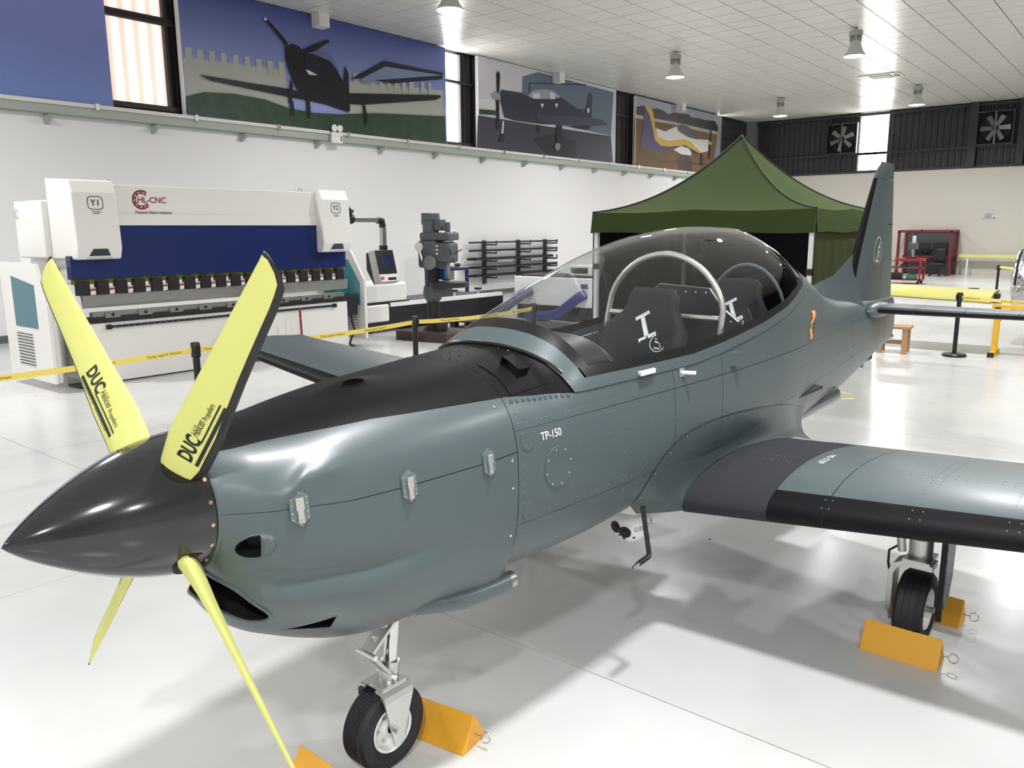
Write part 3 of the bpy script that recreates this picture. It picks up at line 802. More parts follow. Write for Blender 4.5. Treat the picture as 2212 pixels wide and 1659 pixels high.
skin_text('TP-150', .041, .438, 1.262, M_decalw, 'model_lettering', bold=.012, space=.95)
# ridged strip beside the coaming
for k in range(11):
    P, N = on_skin(.345+k*.029, 1.400-.0018*k); B().sph(tuple(P), .011, n=8, m=6, sc=(.75, .6, 1)).mk('stringer_clip', M_paint, AC, smooth=True)
# items on the coaming: inset panel, sensor bracket, screws
def on_top(s, y):
    lo, hi = 0.0, 1.5
    for _ in range(40):
        mid = (lo+hi)/2; yy = -base(np.array([s]), np.array([mid]))[0, 1]
        if yy < abs(y): lo = mid
        else: hi = mid
    sd = 1 if y < 0 else -1; ph = np.array([sd*lo]); return base(np.array([s]), ph)[0], normal(np.array([s]), ph)[0]
P = np.array([[np.array(on_top(s_, y_)[0])+np.array(on_top(s_, y_)[1])*.0025 for y_ in np.linspace(-.335, -.165, 14)] for s_ in np.linspace(.36, .565, 9)])
pan = B().grid(P).mk('coaming_panel', M_black, AC, smooth=True)
P2, N2 = on_top(.475, -.25); P2 = Vector(P2); N2 = Vector(N2); lat = Vector((0, 1, 0)); lat = (lat-N2*lat.dot(N2)).normalized(); T2 = Vector((1, 0, 0))
b = B()
def bw(u, v, h): return tuple(P2+T2*u+lat*v+N2*h)
for (u0, u1, v0, v1, h0, h1) in ((-.03, .03, -.045, -.043, 0, .03), (-.03, .03, .043, .045, 0, .03), (-.032, .03, -.045, .045, .028, .031)):
    V = [bw(u, v, h) for h in (h0, h1) for u, v in ((u0, v0), (u1, v0), (u1, v1), (u0, v1))]; b.add(V, [(0,3,2,1),(4,5,6,7),(0,1,5,4),(1,2,6,5),(2,3,7,6),(3,0,4,7)])
b.mk('sensor_bracket', M_black, AC)
tp = []
for s_ in (.39, .46, .53): tp += [on_top(s_, -.315)]
for y_ in (-.09, -.14): tp += [on_top(.57, y_)]
rivet_rows('coaming_screws', [tp, [on_top(.53, -.25), on_top(.42, -.25)]], .0045, M_chrome)
rivet_rows('coaming_rivets', [[on_top(.31+.05*k, .02) for k in range(6)], [on_top(.33, y_) for y_ in np.linspace(-.3, .3, 16)], [on_top(.34+.05*k, -.05) for k in range(5)]], .0045, M_black)
# handle, lock pin and air scoop on the side
P, N = on_skin(1.13, 1.409, 1, .0)
box('canopy_handle', (P[0]-.055, P[1]-.03, P[2]-.011), (P[0]+.055, P[1]-.014, P[2]+.011), M_white, AC, bev=.004)
b = B(); b.box((P[0]-.045, P[1]-.02, P[2]-.007), (P[0]-.03, P[1]+.01, P[2]+.007)).box((P[0]+.03, P[1]-.02, P[2]-.007), (P[0]+.045, P[1]+.01, P[2]+.007)); b.mk('handle_feet', M_white, AC)
P, N = on_skin(1.415, 1.368)
b = B(); b.box((P[0]-.022, P[1]-.006, P[2]-.02), (P[0]+.022, P[1]+.004, P[2]+.02)); pl = b.mk('lock_plate', M_metal, AC)
B().cyl((P[0], P[1], P[2]), (P[0]+.045, P[1]-.05, P[2]-.004), .009, n=12).mk('lock_pin', M_white, pl, smooth=True)
P, N = on_skin(1.90, 1.368)
b = B(); x0, x1, y0, zc = P[0]-.045, P[0]+.045, P[1], P[2]
b.add([(x0, y0+.012, zc-.035), (x0, y0+.012, zc+.035), (x1, y0-.05, zc-.035), (x1, y0-.05, zc+.035), (x1, y0+.015, zc-.035), (x1, y0+.015, zc+.035), (x0+.004, y0+.016, zc-.033), (x0+.004, y0+.016, zc+.033)],
      [(0, 2, 3, 1), (0, 4, 2), (1, 3, 5)])
b.mk('air_scoop', M_paint, AC)
box('scoop_mouth', (x1-.004, y0-.046, zc-.031), (x1-.001, y0+.012, zc+.031), M_dark, AC)
# orange streamer hanging at the tail
M_orange = mat('orange_ribbon', (236, 142, 72), .6)
b = B(); Q = []
for k in range(12):
    t = k/11; P, N = on_skin(3.31-.17*t, 1.485-.16*t, 1, .004+.006*math.sin(t*9)); hw = .018*(1.6 if k < 3 else 1)
    Q.append([np.array(P)+np.array([-hw+.008*math.sin(t*7), 0, 0]), np.array(P)+np.array([hw+.008*math.sin(t*7), 0, 0])])
rb_ = b.grid(np.array(Q)).mk('warning_ribbon', M_orange, AC, smooth=True)
rb_.modifiers.new('solid', 'SOLIDIFY').thickness = .002
b = B()
for k, (s_, z_) in enumerate(((3.235, 1.412), (3.21, 1.388), (3.185, 1.364))):
    P, N = on_skin(s_, z_, 1, .016); b.box((P[0]-.009, P[1]-.001, P[2]-.006), (P[0]+.009, P[1], P[2]+.006))
b.mk('ribbon_lettering', M_decalk, AC)
# belly turret
TB = Vector((1.50, -.13, .575))
b = B().sph(TB, .104, n=32, m=20); b.mk('camera_turret', M_white, AC, smooth=True)
tur = AC.children[-1]
B().cyl((TB.x, TB.y, .60), (TB.x, TB.y, .70), .085, n=28).mk('turret_mount', M_white, tur, smooth=True)
cdir = Vector((-1.35, -.55, -.35)).normalized(); tdir = cdir.cross(Vector((0, 0, 1))).normalized(); udir = tdir.cross(cdir)
def lens(du, dv, r, nm='turret_lens'):
    d = (cdir+tdir*du+udir*dv).normalized(); p = TB+d*.1035
    b = B(); b.cyl(p-d*.01, p+d*.002, r, n=24); b.mk(nm, M_blackpl, tur)
    if r > .015:
        B().cyl(p+d*.001, p+d*.004, r*.6, n=24).mk('lens_ring', M_dark, tur); B().cyl(p+d*.0035, p+d*.005, r*.35, n=24).mk('lens_glass', mat('lens_glass', (30, 30, 40), .05), tur)
lens(.10, -.05, .031); lens(.72, .10, .03); lens(-.35, -.40, .007); lens(.2, -.55, .008); lens(.5, -.42, .005)
Vt, Ft = text_geo('DEMO SIM', .034, align='LEFT', bold=.01)
def sphp(u, v):
    a = u/.104; d = (cdir*math.cos(a+.34)-tdir*math.sin(a+.34)); d = (d*math.cos(v/.104+.1)+udir*math.sin(v/.104+.1)).normalized(); return tuple(TB+d*.1052)
mk('turret_lettering', [sphp(u, v) for u, v in Vt], Ft, mat('grey_lettering', (150, 152, 155), .5), tur)
# boarding step
b = B(); b.cyl((1.165, -.40, .80), (1.165, -.44, .585), .011, n=10).tube([(1.165, -.44, .585), (1.15, -.441, .578), (1.065, -.445, .575)], .012, n=10); st = b.mk('boarding_step', M_blackpl, AC, smooth=True)
B().cyl((1.065, -.445, .575), (1.02, -.447, .574), .011, .005, n=10).mk('step_tip', M_chrome, st)
# exhaust outlet at the cowl's lower rear, ventral tube behind the wing
b = B(); b.tube([(-.20, -.22, .76), (-.05, -.265, .735), (.12, -.305, .718), (.26, -.322, .716), (.335, -.328, .718)], [.004, .022, .035, .037, .036], n=24); b.mk('exhaust_fairing', M_paint, AC, smooth=True)
B().lathe([(.032, .30), (.032, .365), (.028, .365), (.027, .25)], org=(0, -.328, .718), axis=(1, 0, 0), n=20, cap=False).mk('exhaust_pipe', M_metal, AC, smooth=True)
B().cyl((.335, -.328, .718), (.336, -.328, .718), .027, n=20).mk('exhaust_bore', M_dark, AC)
b = B().lathe([(.062, 2.6), (.066, 3.3), (.066, 4.02), (.06, 4.06), (.05, 4.06)], org=(0, -.20, .74), axis=(1, 0, .02), n=24); b.mk('ventral_tube', mat('grey_metal', (112, 116, 118), .25, .7), AC, smooth=True, ang=40)
B().tube([(4.05, -.2, .82), (4.12, -.24, .83), (4.2, -.3, .80), (4.13, -.33, .79), (4.06, -.26, .79)], .004, n=6).mk('safety_loop', M_yellow, AC)
# ---------------------------------------------------------------- wings
def foil(n=26, t=.15, camber=.02):
    """closed section, from trailing edge over the top to the nose and back; x,z in chords"""
    be = np.linspace(0, PI, n); x = (1-np.cos(be))/2
    yt = 5*t*(.2969*np.sqrt(x)-.126*x-.3516*x**2+.2843*x**3-.1036*x**4); yc = 4*camber*x*(1-x)
    return np.concatenate([np.stack([x, yc+yt], 1)[::-1], np.stack([x, yc-yt], 1)[1:]])
def wing_at(Y):
    a = abs(Y); k = (a-.45)/(4.2-.45)
    le = 1.56+.24*k; te = 3.16-.52*k; z = .712+.087*(a-.45); th = .155-.03*k
    return le, te-le, z, th
WF = foil(30)
def wing_pt(Y, x, top=True, off=0.0):
    le, c, z, th = wing_at(Y); F = foil(60, th); F = F[:60][::-1] if top else F[59:]
    zz = np.interp(x, F[:, 0], F[:, 1]); return np.array([le+x*c, Y, z+zz*c*1.0-.01*x*c+off])
def wing_piece(name, y0, y1, x0, x1, ny, parent, mats=None, matf=None, tipfun=None, gap=.002):
    """closed shell over chord fractions x0..x1"""
    ys = np.linspace(y0, y1, ny); rows = []; be = np.linspace(0, 1, 44)
    xs = x0+(x1-x0)*(1-np.cos(be*PI))/2 if x0 == 0 else np.linspace(x0, x1, 14)
    xs = xs if x0 > 0 else np.linspace(0, 1, 40)**1.8*(x1-x0)+x0
    for Y in ys:
        up = [wing_pt(Y, x, True) for x in xs[::-1]]; dn = [wing_pt(Y, x, False) for x in (xs[1:] if x0 == 0 else xs)]
        rows.append(up+dn)
    P = np.array(rows)
    if tipfun is not None: P = tipfun(P, ys)
    a, b = P.shape[:2]; V = P.reshape(-1, 3); F = []; I = []
    nu_ = len(xs)
    for i in range(a-1):
        for j in range(b-1):
            F.append((i*b+j, (i+1)*b+j, (i+1)*b+j+1, i*b+j+1))
            top = j < nu_-1; xm = xs[::-1][min(j, nu_-1)]*.5+xs[::-1][min(j+1, nu_-1)]*.5 if top else xs[min(j-nu_+1, nu_-1)]
            I.append(matf((ys[i]+ys[i+1])/2, xm, top) if matf else 0)
        F.append((i*b+b-1, (i+1)*b+b-1, (i+1)*b, i*b)); I.append(0)
    F.append(tuple(range(b))); F.append(tuple(range((a-1)*b, a*b))[::-1]); I += [0, 0]
    return mk(name, V, F, mats or [M_paint], parent, smooth=True, ang=40, idx=I)
M_walk = mat('walkway_grit', (40, 41, 48), .9, bump=(900, .5, .002), var=.25, vscale=300)
WMATS = [M_paint, M_black, M_walk]
BOOT = .075
def wmat(Y, x, top):
    if abs(Y) < .785 and (top or x < .04): return 2
    if x < BOOT: return 1
    return 0
def tip_round(P, ys):
    ye = ys[-1]; out = P.copy()
    for i, Y in enumerate(ys):
        t = abs(Y-ys[0])/abs(ye-ys[0]); f = math.sqrt(max(0.02, 1-t**2.4)); c = P[i].mean(0)
        out[i, :, 2] = c[2]+(P[i, :, 2]-c[2])*f
        xm = P[i, :, 0].max(); out[i, :, 0] = P[i, :, 0]+(xm-P[i, :, 0])*.22*t**3
    return out
for sd in (-1, 1):
    segs = [(.36, .783, 6), (.787, 1.028, 4), (1.032, 2.418, 12), (2.422, 3.90, 10)]
    for y0, y1, n in segs:
        wing_piece('wing_panel', sd*y0, sd*y1, 0, .80, n, AC, WMATS, wmat)
    wing_piece('wing_tip', sd*3.904, sd*4.24, 0, 1.0, 14, AC, WMATS, lambda Y, x, t: 1 if x < BOOT else 0, tip_round)
    wing_piece('flap', sd*.60, sd*2.35, .804, 1.0, 8, AC, [M_paint])
    wing_piece('aileron', sd*2.356, sd*3.90, .804, 1.0, 8, AC, [M_paint])
def wn_(Y, x):
    e = 1e-3; a = wing_pt(Y, x+e)-wing_pt(Y, x-e); b = wing_pt(Y+e, x)-wing_pt(Y-e, x); n = np.cross(a, b); n = n/np.linalg.norm(n); return n if n[2] > 0 else -n
def wr_(Y, x): return (wing_pt(Y, x), wn_(Y, x))
rows = []
for sd in (-1, 1):
    for Y in (1.015, 1.045, 1.36, 1.40, 1.70, 1.74, 2.1, 2.4, 2.44, 2.9, 3.4): rows.append([wr_(sd*Y, x) for x in np.linspace(.02, .78, 26)])
    for x in (.30, .34, .60, .78): rows.append([wr_(sd*Y, x) for Y in np.arange(.85, 3.9, .045)])
    rows.append([wr_(sd*Y, x) for Y in (.58, .62, .66, .70) for x in (.28, .33)])
rivet_rows('wing_rivets', rows, .0042, M_rivet)
# "NO STEP" beside the walkway, read from behind the wing
Vt, Ft = text_geo('NO STEP', .048, bold=.012)
mk('no_step_lettering', [wing_pt(-.85-v*.9, .36-u/1.45, True, .0018) for u, v in Vt], [f[::-1] for f in Ft], M_decalw, AC)
# ---------------------------------------------------------------- wing root fillets
for sd in (-1, 1):
    fs_ = [1.14, 1.165, 1.23, 1.33, 1.46, 1.63, 1.85, 2.15, 2.5, 2.85, 3.12, 3.22]
    fz_ = [.80, .90, .985, 1.045, 1.085, 1.10, 1.098, 1.075, 1.03, .97, .905, .88]
    xx = [0.0, 0.004, .02, .05, .10, .18, .30, .46, .64, .82, .97, 1.0]
    n = 60; tt = np.linspace(0, 1, n); ii = np.linspace(0, 1, len(fs_))
    ss = pchip(tt, ii, fs_); zz = pchip(tt, ii, fz_); wx = pchip(tt, ii, xx)
    P = []
    for k in range(n):
        A_, N_ = on_skin(ss[k], zz[k], -sd, .003); A_ = np.array(A_)
        Bp = wing_pt(sd*(.385+.02*wx[k]), wx[k], True, .002)
        corner = np.array([(A_[0]*.4+Bp[0]*.6), sd*min(abs(A_[1])-.03, .365), Bp[2]*.85+A_[2]*.15])
        P.append([(1-t)**2*A_+2*t*(1-t)*corner+t*t*Bp for t in np.linspace(0, 1, 18)])
    P = np.array(P)
    # underside lip closing the nose of the fillet
    lip = []
    for t in np.linspace(0, 1, 18): 
        p = P[0][int(t*17)].copy(); lip.append(p+np.array([.05, 0, -.05]))
    P = np.concatenate([np.array([lip]), P])
    b = B(); b.grid(P if sd < 0 else P[:, ::-1]); b.mk('wing_fillet', M_paint, AC, smooth=True, ang=70)
    if sd < 0:
        pts = []
        for k in range(3, n, 6):
            A_, N_ = on_skin(ss[k], zz[k], 1, .003); pts.append((np.array(A_)+np.array([0, -.006, -.012]), N_))
        rivet_rows('fillet_screws', [pts], .0045, M_chrome)
box('wing_centre_section', (1.80, -.30, .70), (2.75, .30, .76), M_dark, AC)
# pods under the outer right wing
b = B().lathe([(.004, 1.15), (.05, 1.20), (.085, 1.32), (.10, 1.5), (.10, 1.9), (.06, 2.3), (.01, 2.5)], org=(0, 2.35, .78), axis=(1, 0, 0), n=24); b.mk('underwing_pod', M_paint, AC, smooth=True)
box('pod_pylon', (1.6, 2.32, .80), (2.1, 2.38, .90), M_paint, AC)

# ---------------------------------------------------------------- fin, rudder, tailplane
def fin_at(z):
    le = float(np.interp(z, [1.30, 1.45, 1.75, 2.40, 2.47, 2.52], [4.66, 4.72, 4.865, 5.275, 5.33, 5.42])); te = float(np.interp(z, [1.0, 2.54], [6.055, 5.775])); th = float(np.interp(z, [1.3, 2.5], [.105, .085])); return le, te, th
def fin_piece(name, z0, z1, x0, x1, nz, mats, matf=None, curve=None):
    zs = np.linspace(z0, z1, nz); xs = np.linspace(0, 1, 26)**1.5*(x1-x0)+x0; V = []; F = []; I = []
    for z in zs:
        le, te, th = fin_at(z); c = te-le; FF = foil(40, th, 0)[:40][::-1]
        yt = np.interp(xs, FF[:, 0], FF[:, 1])*c
        sc_ = curve(z) if curve else 1.0
        for x, y in list(zip(xs, yt))[::-1]: V.append((le+x*c, -y*sc_, z))
        for x, y in list(zip(xs, yt))[1:]: V.append((le+x*c, y*sc_, z))
    b = 2*len(xs)-1
    for i in range(nz-1):
        for j in range(b-1):
            F.append((i*b+j, i*b+j+1, (i+1)*b+j+1, (i+1)*b+j)); jj = len(xs)-1-j if j < len(xs)-1 else j-len(xs)+1
            I.append(matf(xs[min(jj, len(xs)-1)]) if matf else 0)
        F.append((i*b+b-1, i*b, (i+1)*b, (i+1)*b+b-1)); I.append(0)
    F.append(tuple(range(b))[::-1]); F.append(tuple(range((nz-1)*b, nz*b))); I += [0, 0]
    return mk(name, V, F, mats, AC, smooth=True, ang=40, idx=I)
fin_piece('fin', 1.30, 2.395, 0, .62, 14, [M_paint, M_black], lambda x: 1 if x < .075 else 0)
fin_piece('fin_cap', 2.40, 2.535, 0, .62, 9, [M_paint], None, lambda z: math.sqrt(max(.05, 1-((z-2.40)/.14)**2)))
fin_piece('rudder', 1.02, 2.395, .625, 1.0, 14, [M_paint])
fin_piece('rudder_cap', 2.40, 2.535, .625, 1.0, 9, [M_paint], None, lambda z: math.sqrt(max(.05, 1-((z-2.40)/.14)**2)))
box('rudder_tab', (5.70, -.028, 2.02), (5.76, -.021, 2.03), M_dark, AC)
B().sph((6.03, 0, 1.02), .045, n=16, m=10, sc=(1.5, .8, .8)).mk('tail_light', M_metal, AC, smooth=True)
# dorsal fairing sweeping up to the fin, and root fairing
b = B(); Q = []
for t in np.linspace(0, 1, 30):
    s = 3.88+t*(4.90-3.88); zt_ = float(sect(np.array([s]))[0][0]); top = np.interp(t, [0, .25, .6, 1], [zt_ + 0.0, 1.60, 1.645, 1.80])
    top = max(top, zt_+.005) if t > 0 else zt_
    hw = .02+.035*t; row = []
    for q in np.linspace(-1, 1, 17):
        h = (1-abs(q))**2.2 if abs(q) > .001 else 1
        yy = q*(.10+.05*t); zb_ = base(np.array([s]), np.array([0.0]))[0][2]-.02-.10*abs(q)**2
        row.append((s, yy if abs(q) > .12 else q*.05, zb_+(top-zb_)*h))
    Q.append(row)
b.grid(np.array(Q)); b.mk('dorsal_fairing', M_paint, AC, smooth=True, ang=60)
b = B(); Q = []
for t in np.linspace(0, 1, 24):
    s = 4.60+t*.85; row = []
    for q in np.linspace(-1, 1, 21):
        a = abs(q); le, te, th = fin_at(1.5); 
        y_out = .17*(1-.62*t); yi = .02+.025*t
        yy = np.sign(q)*(yi+(y_out-yi)*a); zf = float(base(np.array([s]), np.array([0.0]))[0][2])
        zz_ = zf-.035-.10*a**1.5+.09*(1-a)**2.6*math.sin(PI*min(1, t*.9+.1))**.6
        row.append((s, yy, zz_))
    Q.append(row)
b.grid(np.array(Q)); b.mk('fin_root_fairing', M_paint, AC, smooth=True, ang=60)
def tail_pt(Y, x, top):
    a = abs(Y); le = 4.93+.10*(a-.15)/1.3; te = 5.66-.06*(a-.15)/1.3; c = te-le; FF = foil(40, .10, 0)[:40][::-1]; y = np.interp(x, FF[:, 0], FF[:, 1])*c
    return np.array([le+x*c, Y, 1.352+(y if top else -y)])
def tail_piece(name, y0, y1, x0, x1, mats, matf=None):
    ys = np.linspace(y0, y1, 8); xs = np.linspace(0, 1, 24)**1.6*(x1-x0)+x0; V = []; F = []; I = []
    for Y in ys: V += [tail_pt(Y, x, True) for x in xs[::-1]]+[tail_pt(Y, x, False) for x in xs[1:]]
    b = 2*len(xs)-1
    for i in range(7):
        for j in range(b-1):
            F.append((i*b+j, (i+1)*b+j, (i+1)*b+j+1, i*b+j+1)); jj = len(xs)-1-j if j < len(xs)-1 else j-len(xs)+1; I.append(matf(xs[min(jj, len(xs)-1)]) if matf else 0)
        F.append((i*b+b-1, (i+1)*b+b-1, (i+1)*b, i*b)); I.append(0)
    F += [tuple(range(b)), tuple(range(7*b, 8*b))[::-1]]; I += [0, 0]
    return mk(name, V, F, mats, AC, smooth=True, ang=40, idx=I)
for sd in (-1, 1):
    for y0, y1 in ((.14, .46), (.463, .80), (.803, 1.15), (1.153, 1.5)): tail_piece('tailplane_panel', sd*y0, sd*y1, 0, .6, [M_paint, M_black], lambda x: 1 if x < .09 else 0)
    tail_piece('elevator', sd*.16, sd*1.5, .605, 1.0, [M_paint])
    B().sph((5.12, sd*.15, 1.345), .085, n=20, m=12, sc=(3.0, 1.0, .75)).mk('tailplane_root_fairing', M_paint, AC, smooth=True)
# emblem on the fin
b = B(); n = 48
def fy_(s, z):
    le, te, th = fin_at(z); c = te-le; FF = foil(40, th, 0)[:40][::-1]; return -(np.interp((s-le)/c, FF[:, 0], FF[:, 1])*c+.003)
c0_, z0_ = 5.36, 1.80
P = np.array([[(c0_+r*math.cos(a)*.115, fy_(c0_+r*math.cos(a)*.115, z0_), z0_+r*math.sin(a)*.125) for r in (1.0, .94)] for a in np.linspace(0, 2*PI, n)]); b.grid(P)
def stroke(pts, w=.006):
    Q = []
    for i, (u, v) in enumerate(pts):
        d = np.array(pts[min(i+1, len(pts)-1)])-np.array(pts[max(i-1, 0)]); d = d/np.linalg.norm(d); nn = np.array([-d[1], d[0]])*w
        Q.append([(c0_+u+k*nn[0], fy_(c0_+u, z0_)-.0005, z0_+v+k*nn[1]) for k in (-1, 1)])
    b.grid(np.array(Q))
stroke([(-.05, -.075), (-.02, -.06), (.0, -.01), (.015, .04), (.05, .08)]); stroke([(-.04, -.075), (.0, -.08), (.04, -.07)]); stroke([(.0, -.01), (.045, .0)]); stroke([(.02, .035), (.055, .04)]); stroke([(.03, -.04), (.05, -.03), (.045, -.02)])
b.mk('fin_emblem', M_decalw, AC)

# ---------------------------------------------------------------- landing gear
def wheel(cx, cy, r, w, ribs, nm='wheel'):
    prof = [(r*.55, -w*.36), (r*.72, -w*.5), (r*.90, -w*.46), (r*.97, -w*.34)]
    for k in range(ribs):
        a = -w*.30+w*.60*k/(ribs-1); prof += [(r, a-w*.035), (r, a+w*.035), (r*.975, a+w*.045), (r*.975, a+w*.06)] if k < ribs-1 else [(r, a-w*.035), (r, a+w*.035)]
    prof += [(r*.97, w*.34), (r*.90, w*.46), (r*.72, w*.5), (r*.55, w*.36)]
    o = B().lathe(prof, org=(cx, cy, r), axis=(0, 1, 0), n=56, cap=False).mk('tyre', M_rubber, AC, smooth=True, ang=28)
    hub = []
    h = B().lathe([(r*.57, -w*.40), (r*.55, -w*.44), (r*.50, -w*.40), (r*.44, -w*.2), (r*.25, -w*.2), (r*.2, -w*.36), (.02, -w*.36)], org=(cx, cy, r), axis=(0, 1, 0), n=40, cap=False)
    h.lathe([(.02, w*.36), (r*.2, w*.36), (r*.25, w*.2), (r*.44, w*.2), (r*.50, w*.40), (r*.55, w*.44), (r*.57, w*.40)], org=(cx, cy, r), axis=(0, 1, 0), n=40, cap=False)
    hb = h.mk('wheel_rim', M_white, o, smooth=True)
    b = B()
    for k in range(6):
        a = 2*PI*k/6
        for s_ in (-1, 1): b.cyl((cx+.34*r*math.cos(a), cy+s_*w*.2, r+.34*r*math.sin(a)), (cx+.34*r*math.cos(a), cy+s_*w*.24, r+.34*r*math.sin(a)), r*.045, n=8)
    b.mk('rim_bolts', M_metal, o, kind='stuff')
    B().cyl((cx, cy-w*.62, r), (cx, cy+w*.62, r), r*.085, n=14).mk('axle', M_metal, o)
    return o
M_alu = mat('machined_aluminium', (196, 197, 194), .32, .85)
# nose gear
NR = .162
wheel(0, 0, NR, .125, 7)
b = B(); b.cyl((.035, 0, .365), (.085, 0, .74), .027, n=20); b.mk('nose_strut', M_chrome, AC, smooth=True)
b = B(); b.cyl((.03, 0, .33), (.042, 0, .41), .036, n=20).box((-.045, -.055, .33), (.07, .055, .344)); b.mk('nose_strut_collar', M_alu, AC, smooth=True)
B().cyl((.071, 0, .57), (.095, 0, .74), .04, n=20).mk('nose_strut_sleeve', M_white, AC, smooth=True)
for sd in (-1, 1):   # fork leg: bent plate each side
    pr = [(sd*.03, .392), (sd*.062, .388), (sd*.079, .372), (sd*.083, .345), (sd*.083, .13), (sd*.075, .13), (sd*.075, .34), (sd*.070, .362), (sd*.058, .378), (sd*.03, .382)]
    wd = {.392: .07, .388: .07, .372: .07, .345: .068, .13: .018, .34: .068, .362: .07, .378: .07, .382: .07}
    V = []
    for y, z in pr:
        h = wd[z]; zk = z*.862; V += [(-h+.01*(z > .2), y, zk), (h+.01*(z > .2), y, zk)]
    n = len(pr); F = [(2*i, 2*((i+1) % n), 2*((i+1) % n)+1, 2*i+1) for i in range(n)]+[tuple(range(0, 2*n, 2))[::-1], tuple(range(1, 2*n, 2))]
    mk('fork_leg', V, F, M_alu, AC)
def link(p, q, w0, w1, th, holes, nm):
    p = Vector(p); q = Vector(q); d = (q-p); L_ = d.length; d = d.normalized(); lat = Vector((0, 1, 0)); nn = d.cross(lat).normalized()
    # ladder-shaped plate with round holes : outline ring pieces
    cur = bpy.data.curves.new(nm, 'CURVE'); cur.dimensions = '2D'; cur.fill_mode = 'BOTH'; cur.extrude = th/2
    def sp(pts):
        s_ = cur.splines.new('POLY'); s_.points.add(len(pts)-1); s_.use_cyclic_u = True
        for i, (u, v) in enumerate(pts): s_.points[i].co = (u, v, 0, 1)
    sp([(0, -w0/2), (L_, -w1/2), (L_, w1/2), (0, w0/2)])
    for (t, r) in holes: sp([(t*L_+r*math.cos(2*PI*i/20), r*math.sin(2*PI*i/20)) for i in range(20)])
    ob = bpy.data.objects.new(nm, cur); COL.objects.link(ob); dg = bpy.context.evaluated_depsgraph_get(); me = bpy.data.meshes.new_from_object(ob.evaluated_get(dg)); bpy.data.objects.remove(ob)
    V = [tuple(p+d*v.co.x+lat*v.co.y+nn*v.co.z) for v in me.vertices]; F = [tuple(f.vertices) for f in me.polygons]; bpy.data.meshes.remove(me)
    return mk(nm, V, F, M_alu, AC)
link((.07, 0, .605), (-.064, 0, .482), .09, .06, .012, [(.33, .024), (.70, .015)], 'torque_link')
link((-.064, 0, .474), (.02, 0, .365), .06, .08, .012, [(.35, .013)], 'torque_link')
for q_ in ((-.068, .478), (.072, .607), (.022, .362)): B().cyl((q_[0], -.05, q_[1]), (q_[0], .05, q_[1]), .010, n=10).mk('torque_link_pin', M_chrome, AC)
B().cyl((-.02, -.11, .185), (-.02, -.07, .185), .011, n=12).mk('tow_lug', M_alu, AC)
# main gear
for sd in (-1, 1):
    cx, cy, r = 2.29, sd*1.27, .182
    wheel(cx, cy, r, .135, 4)
    b = B(); b.cyl((2.30, cy, .47), (2.26, cy, .80), .042, n=20); b.mk('main_strut', M_metal, AC, smooth=True)
    b = B(); b.cyl((2.302, cy, .435), (2.29, cy, .54), .055, n=20).box((2.22, cy-.06, .418), (2.39, cy+.06, .435)); b.mk('main_strut_collar', M_alu, AC, smooth=True)
    iy = -sd    # arm runs round the inner side of the wheel
    pr = [(cy+iy*(-.07), .418), (cy+iy*.06, .418), (cy+iy*.105, .395), (cy+iy*.125, .35), (cy+iy*.125, .15), (cy+iy*.100, .15), (cy+iy*.100, .345), (cy+iy*.086, .375), (cy+iy*.055, .392), (cy+iy*(-.07), .392)]
    V = []
    for y, z in pr: V += [(cx-.055, y, z), (cx+.055, y, z)]
    n = len(pr); F = [(2*i, 2*((i+1) % n), 2*((i+1) % n)+1, 2*i+1) for i in range(n)]+[tuple(range(0, 2*n, 2))[::-1], tuple(range(1, 2*n, 2))]
    mk('trailing_arm', V, F, M_alu, AC)
    B().cyl((2.20, cy-sd*.10, .80), (2.26, cy-sd*.075, .46), .02, n=12).mk('side_brace', M_alu, AC, smooth=True)
    B().tube([(2.27, cy-sd*.07, .50), (2.25, cy-sd*.13, .45), (2.27, cy-sd*.135, .38), (2.31, cy-sd*.115, .22)], .006, n=6).mk('brake_hose', M_rubber, AC, smooth=True)
    # gear door on the outer side
    dy = cy+sd*.115
    pl = [(2.24, .80), (2.44, .80), (2.42, .34), (2.38, .24), (2.30, .20), (2.24, .30)]
    b = B().prism(pl, 1, dy-.008, dy+.008); dr = b.mk('gear_door', M_paint, AC)
    rv = [[((x, dy+sd*.008, z), (0, sd, 0)) for z in np.linspace(.34, .78, 9) for x in (2.27, 2.40)] + [((x, dy+sd*.008, z), (0, sd, 0)) for x, z in ((2.33, .26), (2.30, .30), (2.36, .30))]]
    rivet_rows('door_rivets', rv, .005, M_dark, dr)
    B().box((2.225, dy-.012, .16), (2.245, dy+.012, .80)).mk('door_edge', M_dark, dr)
B().prism([(5.25, .90), (5.37, .90), (5.33, .82)], 1, -.008, .008).mk('tie_down', M_paint, AC)
# ---------------------------------------------------------------- cockpit under the canopy
M_trim = mat('dark_cockpit_trim', (34, 36, 40), .6)
M_fabric = mat('black_seat_fabric', (26, 27, 31), .85)
M_grey_in = mat('cockpit_grey', (88, 98, 100), .5)
box('cockpit_floor', (.70, -.36, .98), (3.4, .36, 1.0), M_trim, AC)
for sd in (-1, 1):
    P = []
    for s in np.linspace(.66, 3.5, 40):
        ph = frame_phi(np.array([s])); p = base(np.array([s]), sd*ph)[0]
        P.append([(s, p[1]*.985, p[2]+.002), (s, p[1]*.90, p[2]+.004), (s, p[1]*.86, p[2]-.04), (s, p[1]*.84, 1.0)])
    b = B(); b.grid(np.array(P)); b.mk('cockpit_side', M_trim, AC, smooth=True, ang=30)
